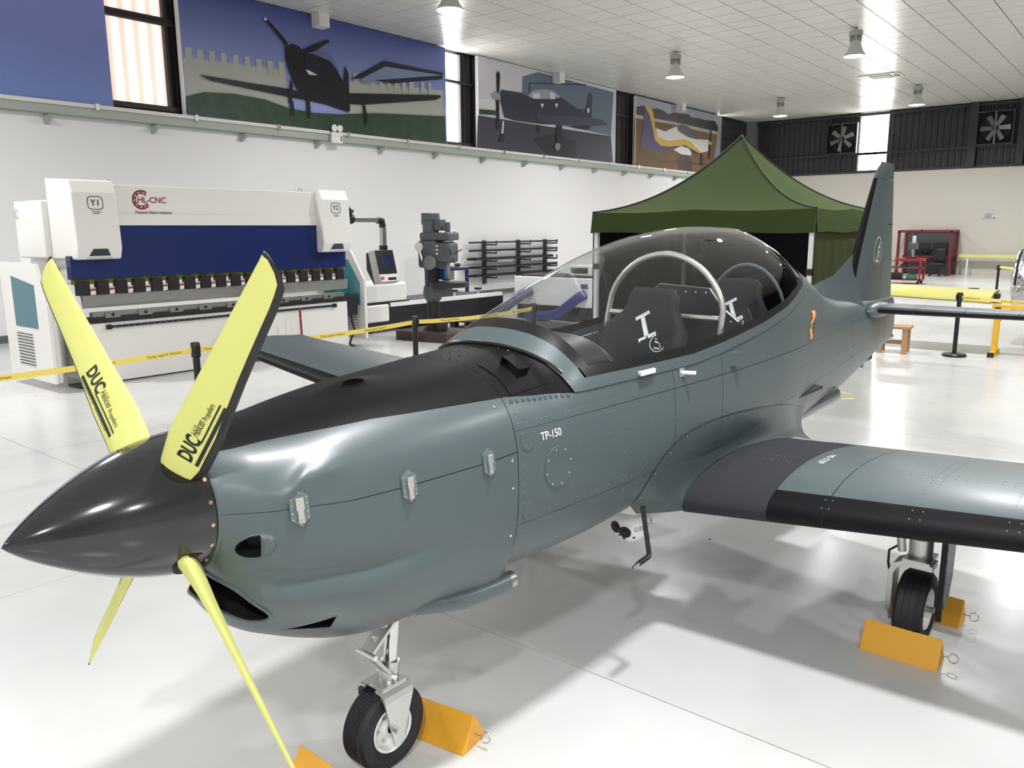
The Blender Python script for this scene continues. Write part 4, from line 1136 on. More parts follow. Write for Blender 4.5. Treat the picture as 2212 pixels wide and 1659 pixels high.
# instrument hood and panel in front
b = B(); Q = []
for t in np.linspace(0, 1, 14):
    s = .76+.26*t; row = []
    for q in np.linspace(-1, 1, 21):
        row.append((s, q*.33, 1.44+.095*(1-abs(q)**3.2)+.012*t))
    Q.append(row)
b.grid(np.array(Q)); o = b.mk('glare_shield', M_blackpl, AC, smooth=True); o.modifiers.new('solid', 'SOLIDIFY').thickness = .012
b = B().prism([(-.35, 1.15), (.35, 1.15), (.35, 1.46), (.2, 1.53), (-.2, 1.53), (-.35, 1.46)], 0, .98, 1.0); b.mk('instrument_panel', M_trim, AC)
for y in (-.16, .02, .2): box('panel_screen', (1.0, y-.075, 1.28), (1.006, y+.075, 1.42), mat('dark_screen', (12, 14, 18), .1), AC)
def seat(s0, nm):
    # back leans aft; built from the side profile across the width
    b = B(); Q = []
    prof = [(.0, 1.02, .21), (.0, 1.16, .235), (.03, 1.30, .245), (.075, 1.42, .24), (.115, 1.50, .225), (.14, 1.56, .16), (.155, 1.61, .135), (.17, 1.66, .13), (.178, 1.695, .10)]
    for ds, z, w in prof:
        row = []
        for q in np.linspace(-1, 1, 17):
            row.append((s0+ds-.045*abs(q)**2.5*(z < 1.55)-.012*math.cos(q*PI*2.0)*(z < 1.5), q*w, z))
        Q.append(row)
    b.grid(np.array(Q)); o = b.mk(nm, M_fabric, AC, smooth=True, ang=60); md = o.modifiers.new('solid', 'SOLIDIFY'); md.thickness = .07; md.offset = 0
    box('seat_cushion', (s0-.36, -.21, 1.0), (s0+.02, .21, 1.12), M_fabric, o, bev=.03)
    return o
fs1 = seat(1.72, 'seat'); fs2 = seat(2.72, 'seat')
def seatp(s0, u, v):   # u across, v height
    ds = np.interp(v, [1.16, 1.30, 1.42, 1.50, 1.56, 1.61], [.0, .03, .075, .115, .14, .155]); q = u/.24
    return (s0+ds-.045*abs(q)**2.5-.012*math.cos(q*PI*2)-.040, u, v)
for s0, par in ((1.72, fs1), (2.72, fs2)):
    Vt, Ft = text_geo('I', .13, bold=.012); 
    b = B(); c, sn = 1.5*math.cos(-.5), 1.5*math.sin(-.5)
    for poly in ([(-.03, -.045), (.03, -.045), (.03, -.033), (-.03, -.033)], [(-.008, -.033), (.008, -.033), (.008, .033), (-.008, .033)], [(-.03, .033), (.03, .033), (.03, .045), (-.03, .045)]):
        b.add([seatp(s0, -.005+u*c-v*sn, 1.51+u*sn+v*c) for u, v in poly], [(0, 1, 2, 3)])
    b.mk('seat_lettering', M_decalw, par)
    b = B(); P = np.array([[seatp(s0, -.10+r*math.cos(a)*.045, 1.435+r*math.sin(a)*.045) for r in (1, .92)] for a in np.linspace(0, 2*PI, 33)]); b.grid(P)
    for pts in ([(-.022, -.025), (-.005, 0), (.006, .03)], [(-.015, -.028), (.018, -.026)], [(-.002, .0), (.02, .004)], [(.004, .014), (.022, .018)]):
        for (u0, v0), (u1, v1) in zip(pts, pts[1:]):
            b.add([seatp(s0, -.10+u0, 1.435+v0-.003), seatp(s0, -.10+u1, 1.435+v1-.003), seatp(s0, -.10+u1, 1.435+v1+.003), seatp(s0, -.10+u0, 1.435+v0+.003)], [(0, 1, 2, 3)])
    b.mk('seat_emblem', M_decalw, par)
# roll-over hoop with cross tube
M_tube = mat('brushed_tube', (226, 224, 216), .3, .8)
pts = [(1.93, -.355, 1.30), (1.94, -.35, 1.50)]
for a in np.linspace(0, PI, 19): pts.append((1.95, -.02-.30*math.cos(a)*(1+.12*(1-math.sin(a))), 1.60+.272*math.sin(a)))
pts += [(1.94, .33, 1.50), (1.93, .335, 1.30)]
hoop = B().tube(pts, .016, n=12).mk('roll_hoop', M_tube, AC, smooth=True)
B().cyl((1.945, -.34, 1.555), (1.945, .31, 1.555), .014, n=10).mk('cross_tube', M_tube, hoop, smooth=True)
# rear instrument shroud with pale edging
poly = [(-.34, 1.30), (-.34, 1.52), (-.25, 1.585), (-.17, 1.685), (.13, 1.70), (.22, 1.62), (.34, 1.53), (.34, 1.30)]
b = B().prism([(y, z) for y, z in poly], 0, 2.16, 2.19); sh = b.mk('rear_panel', M_trim, AC)
B().tube([(2.165, y, z) for y, z in poly[1:-1]], .006, n=6).mk('rear_panel_edge', M_metal, sh)
rivet_rows('rear_panel_studs', [[((2.16, -.15+.06*k, 1.665), (-1, 0, 0)) for k in range(5)] + [((2.16, y, z), (-1, 0, 0)) for y, z in ((-.3, 1.52), (-.24, 1.56), (.2, 1.6), (.28, 1.54))]], .005, M_white, sh)
B().tube([(1.30, -.02, 1.0), (1.30, -.02, 1.22), (1.27, -.02, 1.30)], .014, n=8).mk('control_stick', M_blackpl, AC, smooth=True)
box('throttle_quadrant', (1.25, -.35, 1.18), (1.50, -.29, 1.30), M_grey_in, AC, bev=.01)
box('side_console', (1.2, .22, 1.1), (1.75, .34, 1.30), M_grey_in, AC, bev=.01)
b = B().cyl((1.30, -.32, 1.30), (1.27, -.32, 1.37), .008, n=8).sph((1.27, -.32, 1.375), .018); b.mk('throttle_lever', M_white, AC, smooth=True)
b = B()
for k in range(14):
    s = 1.75+.06*k; b.tube([(s, -.33+.02*math.sin(k*2.1), 1.37+.03*k*.3), (s+.05, -.27, 1.30+.02*math.cos(k)), (s+.12, -.30+.03*math.sin(k), 1.40+.01*k)], .004, n=5)
b.mk('wiring', mat('olive_wire', (150, 140, 60), .6), AC, kind='stuff')
box('rear_shelf', (3.0, -.25, 1.40), (3.6, .25, 1.42), M_trim, AC)
B().tube([(2.98, -.26*math.cos(a), 1.42+.36*math.sin(a)) for a in np.linspace(0, PI, 17)], .012, n=8).mk('rear_hoop', M_grey_in, AC, smooth=True)
# ================================================================ press brake (machine axis along y)
M_mw = mat('machine_white', (228, 226, 221), .38)
M_mblue = mat('machine_blue', (8, 32, 92), .35)
M_msteel = mat('ground_steel', (150, 150, 146), .35, .7)
M_clamp = mat('clamp_black', (26, 25, 27), .45)
M_olive = mat('olive_strip', (132, 126, 40), .5)
M_teal = mat('teal_panel', (62, 148, 160), .15)
M_tealg = mat('teal_glass', (40, 104, 120), .08)
M_red = mat('workshop_red', (150, 28, 34), .45)
PB = thing('press_brake', 'large white and blue press brake machine along the left wall', 'press brake', (-10.9, 6.8, 0))
Yl, Yr = -2.25, 2.25
box('front_table', (-.12, Yl+.13, .02), (0, Yr-.05, .82), M_mw, PB, bev=.01)
box('bed_body', (-.9, Yl+.15, .0), (-.13, Yr-.08, .70), M_mw, PB)
for y in (Yl+.15, Yr-.08):
    s = -1 if y < 0 else 1
    pl = [(-1.9, .05), (-.25, .05), (-.25, .80), (-.72, .86), (-.72, 1.30), (-.18, 1.36), (-.18, 2.2), (-1.9, 2.2)]
    B().prism(pl, 1, y-.05, y+.05).mk('side_frame', M_mw, PB)
box('upper_beam', (-.55, Yl+.45, 2.09), (-.02, Yr-.45, 2.62), M_mw, PB, bev=.012)
box('beam_ledge', (-.02, Yl+.45, 2.09), (-.005, Yr-.45, 2.24), M_mw, PB)
B().prism([(Yl, 1.40), (Yr-.02, 1.40), (Yr-.02, 1.70), (Yr-.4, 1.70), (Yr-.4, 2.088), (Yl+.4, 2.088), (Yl+.4, 1.70), (Yl, 1.70)], 0, -.16, -.03).mk('ram', M_mblue, PB)
box('ram_lower_edge', (-.15, Yl+.03, 1.33), (-.07, Yr-.03, 1.40), M_olive, PB)
def cyl_cover(y0, y1, tag_, nm):
    f = [(-.62, 1.655), (.10, 1.655), (.16, 1.80), (.12, 2.50), (.05, 2.66), (-.62, 2.70)]
    o = B().prism(f, 1, y0, y1).mk('cylinder_housing', M_mw, PB, bev=.02)
    # smoked window low on the front
    yc = (y0+y1)/2
    def fp(u, z, d=.004):   # point on the front face between z 1.655 and 1.80 / 1.80 and 2.5
        x = np.interp(z, [1.655, 1.80, 2.50, 2.66], [.10, .16, .12, .05]); return (x+d, yc+u, z)
    b = B(); b.add([fp(-.14, 1.70), fp(.14, 1.70), fp(.09, 1.79), fp(-.09, 1.79)], [(0, 1, 2, 3)]); b.mk('smoked_window', mat('smoked_window', (14, 36, 58), .1), o)
    V, F = text_geo('PRESS BRAKE', .075, bold=-.004, space=1.05); mk('housing_lettering', [fp(u*.75, 1.672+v*.5, .006) for u, v in V], F, mat('grey_print', (168, 168, 168), .6), o)
    b = B(); V, F = text_geo(tag_, .11, bold=.01); b.add([fp(u, 2.37+v) for u, v in V], F)
    for k, (ru, rv) in enumerate(((.10, .085),)):
        P = []
        for a in np.linspace(0, 2*PI, 33):
            cu_ = np.sign(math.cos(a))*abs(math.cos(a))**.5; sv = np.sign(math.sin(a))*abs(math.sin(a))**.5
            P.append([fp(ru*cu_, 2.37+rv*sv), fp((ru-.008)*cu_, 2.37+(rv-.008)*sv)])
        b.grid(np.array(P))
    for k, w in enumerate((.06, .045)): b.add([fp(-w, 2.255-.022*k), fp(w, 2.255-.022*k), fp(w, 2.262-.022*k), fp(-w, 2.262-.022*k)], [(0, 1, 2, 3)])
    b.mk('axis_mark', M_decalk, o)
    return o
cyl_cover(Yl+.03, Yl+.60, 'Y1', 'a'); cyl_cover(Yr-.60, Yr-.02, 'Y2', 'b')
box('hydraulic_tank', (-1.5, Yl-.05, 1.66), (-.62, Yl+.32, 2.42), M_mw, PB, bev=.02)
B().tube([(-1.0, Yl-.07, 2.36+.06*math.cos(a)) if 0 else (-1.4+.0, Yl-.06+.02*math.sin(a), 2.25+.06*math.cos(a)) for a in np.linspace(0, 2*PI, 17)], .007, n=6).mk('tank_handle', M_metal, PB)
for y in (-1.55, 1.55):
    B().tube([(-.28, y+.035*math.cos(a), 2.655+.035*math.sin(a)) for a in np.linspace(0, 2*PI, 15)], .008, n=6).mk('lifting_eye', M_metal, PB)
# tool clamps, each with its wedge
n = 18
for k in range(n):
    y = Yl+.12+(Yr-Yl-.3)*k/(n-1)
    b = B().box((-.10, y-.075, 1.19), (.015, y+.075, 1.375)); c = b.mk('tool_clamp', M_clamp, PB, bev=.006)
    b = B()
    for u in (-.045, .0, .045): b.cyl((.014, y+u, 1.245), (.018, y+u, 1.245), .009, n=8)
    b.cyl((.014, y-.02, 1.30), (.02, y-.02, 1.30), .007, n=8)
    b.mk('clamp_bolts', M_dark, c, kind='stuff')
    if k < n-1:
        ym = y+(Yr-Yl-.3)/(n-1)*.5
        w = box('wedge', (-.09, ym-.045, 1.20), (-.01, ym+.03, 1.29), M_white, PB)
        B().cyl((-.01, ym-.07, 1.255), (-.005, ym+.03, 1.265), .012, n=8).mk('wedge_screw', M_red, PB)
B().prism([(-.09, 1.19), (-.02, 1.19), (-.035, 1.06), (-.055, 1.02), (-.06, 1.06)], 1, Yl+.1, Yr-.0).mk('punch_tool', M_msteel, PB)
box('die_holder', (-.13, Yl+.15, .82), (.012, Yr-.03, .90), M_clamp, PB)
b = B().prism([(-.11, .90), (-.005, .90), (-.005, .955), (-.045, .965), (-.06, .94), (-.075, .965), (-.11, .955)], 1, Yl+.2, Yr-.1); b.mk('die_block', M_msteel, PB)
for k in range(9):
    y = Yl+.45+.45*k; box('die_clamp', (-.004, y-.10, .88), (.02, y+.10, .945), M_msteel, PB, bev=.004); B().cyl((.02, y, .92), (.028, y, .92), .022, n=12).mk('clamp_screw', M_clamp, PB)
rl = box('guide_rail', (.0, -1.85, .745), (.035, 1.90, .775), M_clamp, PB)
b = B()
for k in range(24): b.box((.034, -1.8+.09*k, .752), (.037, -1.79+.09*k, .768))
b.mk('rail_marks', M_msteel, rl, kind='stuff')
for y in (-1.87, 1.91): box('rail_end', (-.005, y-.03, .73), (.045, y+.03, .79), M_clamp, PB)
sup = box('support_arm', (.0, .20, .93), (.40, .52, .955), M_msteel, PB)
box('arm_carriage', (.0, .20, .68), (.09, .40, .84), M_clamp, PB); box('arm_post', (.03, .28, .70), (.08, .33, .94), M_msteel, PB); box('arm_post', (.03, .42, .70), (.08, .46, .94), M_msteel, PB)
# logo on the beam
lg = B(); lx = .0
def bp(u, v): return (.0, -1.25+u, 2.42+v)
def bp2(u, v): return (-.017, -1.25+u, 2.43+v)
for r0, r1, a0, a1 in ((.13, .105, .9, 5.6), (.092, .078, .9, 5.6)):
    lg.grid(np.array([[(-.016, -1.25+r*math.cos(a), 2.43+r*math.sin(a)) for r in (r0, r1)] for a in np.linspace(a0, a1, 30)]))
for k in range(8):
    a = .9+4.7*k/7; lg.add([(-.016, -1.25+r*math.cos(a+d), 2.43+r*math.sin(a+d)) for r, d in ((.08, -.13), (.08, .13), (.105, .09), (.105, -.09))], [(0, 1, 2, 3)])
V, F = text_geo('HL-CNC', .11, bold=.014, align='LEFT'); lg.add([(-.0155, -1.31+u, 2.425+v) for u, v in V], F)
lg.mk('maker_logo', mat('logo_red', (140, 22, 40), .5), PB)
text('maker_name', 'Huawei Heavy Industry', .055, (-.015, -1.09, 2.262), (0, 1, 0), (0, 0, 1), M_decalk, PB, bold=.008)
text('model_name', 'HLPS-130T4000', .13, (-.027, 1.45, 1.56), (0, 1, 0), (0, 0, 1), mat('navy_print', (14, 18, 40), .5), PB, bold=.006, sx=.85)
# red rod behind the propeller blade, foot pads
B().cyl((.25, 1.05, .0), (.22, 1.05, .80), .018, n=8).mk('red_rod', M_red, PB)
for y in (Yl+.0, Yr-.1):
    box('foot_pad', (-.25, y-.1, .0), (.1, y+.12, .03), M_clamp, PB)
# swing-out side guards
def guard(nm, y, s, rot):
    g = thing(nm, '', '', (0, 0, 0)); return g
gl_ = B().prism([(-1.2, .12), (.18, .12), (.18, 1.10), (-.05, 1.62), (-1.2, 1.62)], 1, Yl-.42, Yl-.38).mk('side_guard', M_mw, PB)
B().prism([(-.85, .80), (-.15, .80), (-.15, 1.35), (-.85, 1.45)], 1, Yl-.425, Yl-.375).mk('guard_window', M_tealg, gl_)
b = B().prism([(-1.3, .10), (.02, .10), (.02, 1.55), (-1.3, 1.55)], 1, 0, .04)
LG = mk('side_guard', [(v[0]*.55, Yl-.30+v[1]*1.0-(v[0]*.28), v[2]) for v in b.V], b.F, M_mw, PB)
# right guard: white frame with a teal window
rg = B().prism([(-1.25, .12), (.05, .12), (.05, 1.15), (-.30, 1.66), (-1.25, 1.66)], 1, Yr+.30, Yr+.36).mk('side_guard', M_mw, PB, bev=.015)
B().prism([(-1.05, .72), (-.06, .72), (-.06, 1.10), (-.36, 1.50), (-1.05, 1.50)], 1, Yr+.29, Yr+.295).mk('guard_window', M_teal, rg)
b = B()
for k in range(4): b.box((-.5, Yr+.288, .34+.05*k), (-.12, Yr+.2895, .345+.05*k))
b.mk('guard_print', M_decalk, rg)
box('switch_box', (-.42, Yr-.02, .55), (-.05, Yr+.22, .90), M_clamp, PB, bev=.01)
B().tube([(-.1, Yr+.1, .55), (-.05, Yr+.12, .30), (-.1, Yr+.05, .05), (.05, Yr+.0, .03)], .018, n=8).mk('power_cable', M_rubber, PB, smooth=True)
# the print on the left guard
b = B()
for k in range(11): b.box((-.85, Yl-.428, .30+.04*k), (-.35, Yl-.4265, .312+.04*k))
b.mk('guard_print', M_decalk, gl_)
# operator panel on a swinging arm
arm = B().tube([(-.35, Yr+.02, 2.45), (-.15, Yr+.12, 2.40), (-.05, Yr+.16, 2.30)], .07, n=14).mk('arm_joint', M_blackpl, PB, smooth=True)
box('arm_boom', (-.10, Yr+.14, 2.14), (-.02, Yr+.80, 2.23), M_metal, PB, bev=.01)
B().sph((-.06, Yr+.16, 2.20), .075, n=14, m=10, sc=(1, 1, 1.2)).mk('arm_knuckle', M_blackpl, PB, smooth=True)
B().tube([(-.06, Yr+.76, 2.18), (-.06, Yr+.86, 2.17), (-.06, Yr+.88, 2.06)], .062, n=14).mk('arm_elbow', M_blackpl, PB, smooth=True)
box('arm_drop', (-.10, Yr+.83, 1.72), (-.02, Yr+.93, 2.06), M_metal, PB, bev=.01)
box('arm_socket', (-.11, Yr+.82, 1.64), (-.01, Yr+.94, 1.74), M_blackpl, PB, bev=.01)
R = Matrix.Rotation(math.radians(-14), 3, 'Y') @ Matrix.Rotation(math.radians(0), 3, 'Z')
oc = (-.02, Yr+.86, 1.38)
pn = B().box((-.10, Yr+.60, 1.06), (.06, Yr+1.06, 1.65), rot=R, org=oc).mk('control_panel', M_metal, PB, bev=.012)
B().box((.062, Yr+.62, 1.22), (.066, Yr+1.04, 1.64), rot=R, org=oc).mk('panel_face', M_blackpl, pn)
B().box((.067, Yr+.69, 1.32), (.069, Yr+.97, 1.55), rot=R, org=oc).mk('panel_screen', mat('panel_screen', (24, 30, 50), .1, emit=(40, 60, 110), es=.15), pn)
B().box((.062, Yr+.62, 1.08), (.066, Yr+1.04, 1.21), rot=R, org=oc).mk('panel_keys', M_mw, pn)
B().box((.066, Yr+.80, 1.10), (.068, Yr+1.0, 1.15), rot=R, org=oc).mk('panel_display', M_blackpl, pn)
B().cyl(tuple(Vector(oc)+R@Vector((.08, -.20, -.24))), tuple(Vector(oc)+R@Vector((.12, -.20, -.24))), .028, n=12).mk('stop_button', mat('stop_orange', (214, 92, 40), .4), pn)
B().prism([(-.10, 1.05), (-.28, 1.30), (-.28, 1.60), (-.10, 1.64)], 1, Yr+.66, Yr+1.06).mk('panel_back', M_blackpl, pn)

# ================================================================ tube cutting machine with long bed
TC = thing('tube_cutter', 'long low white and black cutting bed with white motor housing, right of the press brake', 'machine', (-12.0, 10.2, 0))
box('bed_body', (-1.5, .05, .12), (0, 4.35, .50), M_clamp, TC)
box('bed_rail', (-.06, .8, .50), (.02, 4.3, .58), M_mw, TC)
box('bed_top', (-1.5, .05, .50), (-.07, 4.35, .53), mat('grey_bed', (70, 74, 78), .5), TC)
box('end_block', (-1.4, .06, .22), (.03, .75, .56), M_mw, TC, bev=.03)
box('motor_housing', (-.9, .12, .60), (.0, 1.28, .98), M_mw, TC, bev=.05)
box('housing_base', (-.95, .10, .53), (-.02, 1.36, .60), M_clamp, TC)
B().cyl((-.45, 1.28, .78), (-.45, 1.52, .78), .15, n=18).mk('drive_motor', M_blackpl, TC, smooth=True)
for y in (.2, 2.2, 4.0): box('bed_foot', (-1.3, y, 0), (-.1, y+.2, .12), M_clamp, TC)
for y in (2.95, 3.75):
    b = B().cyl((-.25, y, .53), (-.25, y, .66), .025, n=8); b.mk('roller_post', M_white, TC)
    B().box((-.32, y-.05, .66), (-.18, y+.05, .70)).mk('roller', M_clamp, TC)

# ================================================================ drill press
DP = thing('drill_press', 'old dark grey pillar drilling machine standing behind the barrier tape', 'drill press', (-10.55, 10.75, 0), math.radians(8))
M_dg = mat('machine_dark_grey', (84, 88, 90), .45, .1, var=.15, vscale=9)
M_dk = mat('oily_iron', (44, 42, 42), .5, .3)
box('drip_tray', (-.55, -.45, .0), (.6, .45, .17), mat('rusty_brown', (62, 46, 40), .6, var=.3, vscale=6), DP, bev=.008)
B().lathe([(.20, .17), (.17, .22), (.125, .26), (.115, 1.0), (.115, 1.35)], n=24).mk('column', M_dk, DP, smooth=True)
b = B().lathe([(.12, 1.0), (.17, .98), (.19, .86), (.15, .74), (.12, .70)], n=20).box((.0, -.12, .80), (.35, .12, .95)); b.mk('table_bracket', M_dg, DP, smooth=True)
B().lathe([(.30, .97), (.345, .98), (.345, 1.06), (.335, 1.07), (.05, 1.072)], org=(.36, .0, 0), n=32).mk('work_table', M_dk, DP, smooth=True)
box('gear_body', (-.20, -.19, 1.32), (.22, .19, 1.82), M_dg, DP, bev=.05)
box('spindle_head', (.15, -.15, 1.42), (.50, .15, 1.78), M_dg, DP, bev=.05)
box('belt_cover', (-.16, -.17, 1.82), (.50, .17, 1.96), M_dg, DP, bev=.03)
B().lathe([(.15, 1.96), (.15, 2.18), (.17, 2.19), (.17, 2.30), (.15, 2.31)], org=(-.02, 0, 0), n=24).mk('motor', M_dg, DP, smooth=True)
box('motor_box', (.12, -.09, 1.99), (.26, .09, 2.19), M_dg, DP, bev=.01); box('motor_box', (-.20, -.05, 2.10), (-.12, .05, 2.20), M_dg, DP, bev=.01)
B().cyl((.36, 0, 1.96), (.36, 0, 2.14), .05, n=14).mk('spindle_cap', M_dg, DP)
b = B().cyl((.36, 0, 1.08+.10), (.36, 0, 1.45), .035, n=14).cyl((.36, 0, 1.12), (.36, 0, 1.20), .018, n=10); b.mk('spindle', M_msteel, DP, smooth=True)
B().lathe([(.02, -.24), (.12, -.24), (.135, -.22), (.12, -.20), (.02, -.20)], org=(.10, 0, 1.42), axis=(0, 1, 0), n=24).mk('feed_wheel', M_msteel, DP, smooth=True)
B().lathe([(.03, -.23), (.085, -.23), (.085, -.20)], org=(-.14, 0, 1.70), axis=(0, 1, 0), n=20).mk('dial', M_white, DP)
B().cyl((-.14, -.22, 1.70), (-.06, -.23, 1.45), .015, n=8).mk('dial_lever', M_metal, DP)
for a in (.5, 2.6, 4.7): B().cyl((.48, -.05, 1.55), (.56, -.05+.22*math.cos(a), 1.55+.22*math.sin(a)), .011, n=8).mk('quill_lever', M_dk, DP)
for k in range(3): B().cyl((.23, -.155, 1.72-.07*k), (.23, -.17, 1.72-.07*k), .02, n=10).mk('push_button', M_white, DP)
B().lathe([(.05, .17), (.11, .18), (.12, .30), (.09, .40), (.03, .42)], org=(.25, -.1, 0), n=16).mk('coolant_pump', M_dk, DP, smooth=True)
box('tool_pouch', (-.04, .10, 1.1), (.20, .22, 1.30), mat('blue_pouch', (40, 80, 130), .7), DP, bev=.02)

# ================================================================ ventilated cabinet, blue table frame
CB = thing('electrical_cabinet', 'pale electrical cabinet with a black louvre grille behind the drilling machine', 'cabinet', (-15.0, 15.6, 0))
box('body', (.0, -.40, .0), (.35, .22, 2.02), M_mw, CB, bev=.01)
for k in range(26): box('louvre', (.35, -.34, .72+.042*k), (.362, .13, .742+.042*k), M_clamp, CB)
B().cyl((.35, .17, 1.93), (.36, .17, 1.93), .035, n=12).mk('lock_knob', M_clamp, CB)
box('top_rail', (.1, -.3, 2.02), (.2, .15, 2.08), M_metal, CB)
BT = thing('blue_table', 'empty blue steel table frame beside the drilling machine', 'table', (-13.65, 14.75, 0))
M_dblue = mat('dark_blue_steel', (16, 24, 84), .4)
box('table_top', (-.7, -.42, 1.02), (.04, .42, 1.08), M_dblue, BT)
for x in (-.66, 0):
    for y in (-.38, .38): box('leg', (x-.035, y-.035, 0), (x+.035, y+.035, 1.02), M_dblue, BT)
wg = thing('work_gloves', 'white work gloves heaped on the blue table frame', 'gloves', (-13.75, 14.65, 1.095))
b = B()
for k in range(4): b.sph((-.05, -.22+.12*k, .05), .055, n=10, m=6, sc=(1, .8, 1.3))
b.mk('gloves', M_white, wg, smooth=True, kind='stuff'); B().sph((0, .26, .05), .06, n=10, m=6, sc=(1, 1.6, .8)).mk('dark_glove', M_blackpl, wg, smooth=True)
# ================================================================ wall rack with bar stock
WR = thing('wall_rack', 'cantilever wall rack of blue-grey steel uprights with arms on the left wall', 'rack', (WX, 20.2, 0))
M_rackb = mat('blue_grey_steel', (66, 74, 88), .5)
for y in (-1.15, .55, 2.0):
    up_ = box('upright', (.0, y-.05, .35), (.10, y+.05, 1.68), M_rackb, WR)
    for k in range(5):
        z = .58+.25*k; box('arm', (.10, y-.025, z-.05), (.55, y+.025, z), M_rackb, up_); box('arm_stop', (.53, y-.02, z), (.56, y+.02, z+.10), M_rackb, up_)
bars = [(-2.0, 2.5, 1.60, .045, 1), (-2.0, 2.4, 1.35, .05, 1), (-2.1, 2.2, 1.10, .06, 3), (-2.2, 2.4, .85, .07, 4), (-2.1, 2.6, .60, .06, 3)]
names = ['top', 'second', 'third', 'fourth', 'lowest']
for k, (a, b_, z, r, cnt) in enumerate(bars):
    for q in range(cnt):
        t = thing('steel_bar', 'dark steel bar lying on the %s level of the wall rack' % names[k] if cnt == 1 else 'dark steel bar in the bundle on the %s level of the wall rack' % names[k], 'bar', (WX+.2+.09*q, 20.2, z), 0, 'bar stock on the wall rack')
        box('bar', (-.03, a+.08*q, 0), (.03, b_-.1*q, .05+.012*((q+k) % 3)), M_clamp, t)
# ================================================================ white extractor box with two blue hoses
WB = thing('extractor_unit', 'big white box machine with two dark blue hoses beside the tent', 'machine', (-10.5, 14.5, 0))
box('cabinet_body', (-1.12, .0, .33), (1.15, 1.2, .96), M_mw, WB, bev=.015)
box('plinth', (-1.08, .06, .0), (1.1, 1.15, .33), M_clamp, WB)
box('top_tray', (-1.0, .1, .96), (1.05, 1.1, .99), M_clamp, WB)
box('name_plate', (.72, -.006, .74), (.90, .0, .84), mat('grey_plate', (90, 96, 110), .5), WB)
M_hose = mat('dark_blue_hose', (26, 44, 108), .5)
def hose(pts, r):
    P = []; n = 40; ts = np.linspace(0, 1, len(pts)); q = np.array(pts)
    for t in np.linspace(0, 1, n): P.append(tuple(float(pchip(t, ts, q[:, k])) for k in range(3)))
    rr = [r*(1+.06*(i % 2)) for i in range(n)]
    return B().tube(P, rr, n=14).mk('hose', M_hose, WB, smooth=True, ang=80)
hose([(-.62, -.02, .66), (-.70, -.14, .60), (-.95, -.22, .42), (-1.20, -.24, .24), (-1.35, -.2, .14)], .105)
hose([(.84, -.02, .62), (.76, -.14, .56), (.52, -.22, .36), (.22, -.26, .17), (-.15, -.26, .12), (-.55, -.26, .12)], .105)
box('upper_unit', (.2, .3, .99), (.75, .9, 1.22), M_mw, WB, bev=.02); box('unit_slot', (.26, .294, 1.05), (.70, .30, 1.17), M_clamp, WB)
# ================================================================ pallets
def pallet(loc, rz, lb):
    t = thing('pallet', lb, 'pallet', loc, rz, 'black plastic pallets')
    for k in range(7): box('deck_slat', (-.6+.175*k, -.5, .12), (-.6+.175*k+.14, .5, .145), M_blackpl, t)
    for y in (-.45, 0, .45):
        box('runner', (-.6, y-.06, .0), (.6, y+.06, .02), M_blackpl, t)
        for x in (-.52, 0, .52): box('foot_block', (x-.07, y-.06, .02), (x+.07, y+.06, .12), M_blackpl, t)
    return t
pallet((-10.95, 12.75, 0), .0, 'black plastic pallet lying on the floor behind the drilling machine')
pallet((-9.65, 12.75, 0), .0, 'black plastic pallet nearest the canopy windscreen, next to the other one')
# ================================================================ banners on the left wall
def zpoly(name, polys, x, par):
    """flat printed shapes layered on a board; polys: list of (points(y,z), material)"""
    b = B(); ms = []
    for k, (pts, m) in enumerate(polys):
        if m not in ms: ms.append(m)
        b.mi = ms.index(m); n = len(pts); b.add([(x+.0012*(k+1), p[0], p[1]) for p in pts], [tuple(range(n))])
    o = b.mk(name, ms, par); 
    bm = bmesh.new(); bm.from_mesh(o.data)
    for f in bm.faces:
        f.normal_update()
        if f.normal.x < 0: f.normal_flip()
    bmesh.ops.triangulate(bm, faces=bm.faces[:]); bm.to_mesh(o.data); bm.free()
    return o
def sky_mat(name, z0, z1, c0, c1):
    m = mat(name, c0, .4); nt = m.node_tree; b = nt.nodes['Principled BSDF']; tc = nt.nodes.new('ShaderNodeTexCoord'); sp = nt.nodes.new('ShaderNodeSeparateXYZ'); mr = nt.nodes.new('ShaderNodeMapRange'); rp = nt.nodes.new('ShaderNodeValToRGB')
    mr.inputs[1].default_value = z0; mr.inputs[2].default_value = z1
    rp.color_ramp.elements[0].color = lin(c0)+(1,); rp.color_ramp.elements[1].color = lin(c1)+(1,)
    nt.links.new(tc.outputs['Object'], sp.inputs[0]); nt.links.new(sp.outputs[2], mr.inputs[0]); nt.links.new(mr.outputs[0], rp.inputs[0]); nt.links.new(rp.outputs[0], b.inputs['Base Color'])
    return m
BX = -16.34
def banner(label, y0, y1, z0, z1, m):
    t = thing('banner', label, 'banner', (0, 0, 0), 0, 'banners above the wall tray')
    box('board', (BX-.10, y0, z0), (BX, y1, z1), m, t)
    B().box((BX-.11, y0-.03, z0), (BX+.004, y0, z1)).mk('edge_strip', M_white, t)
    return t
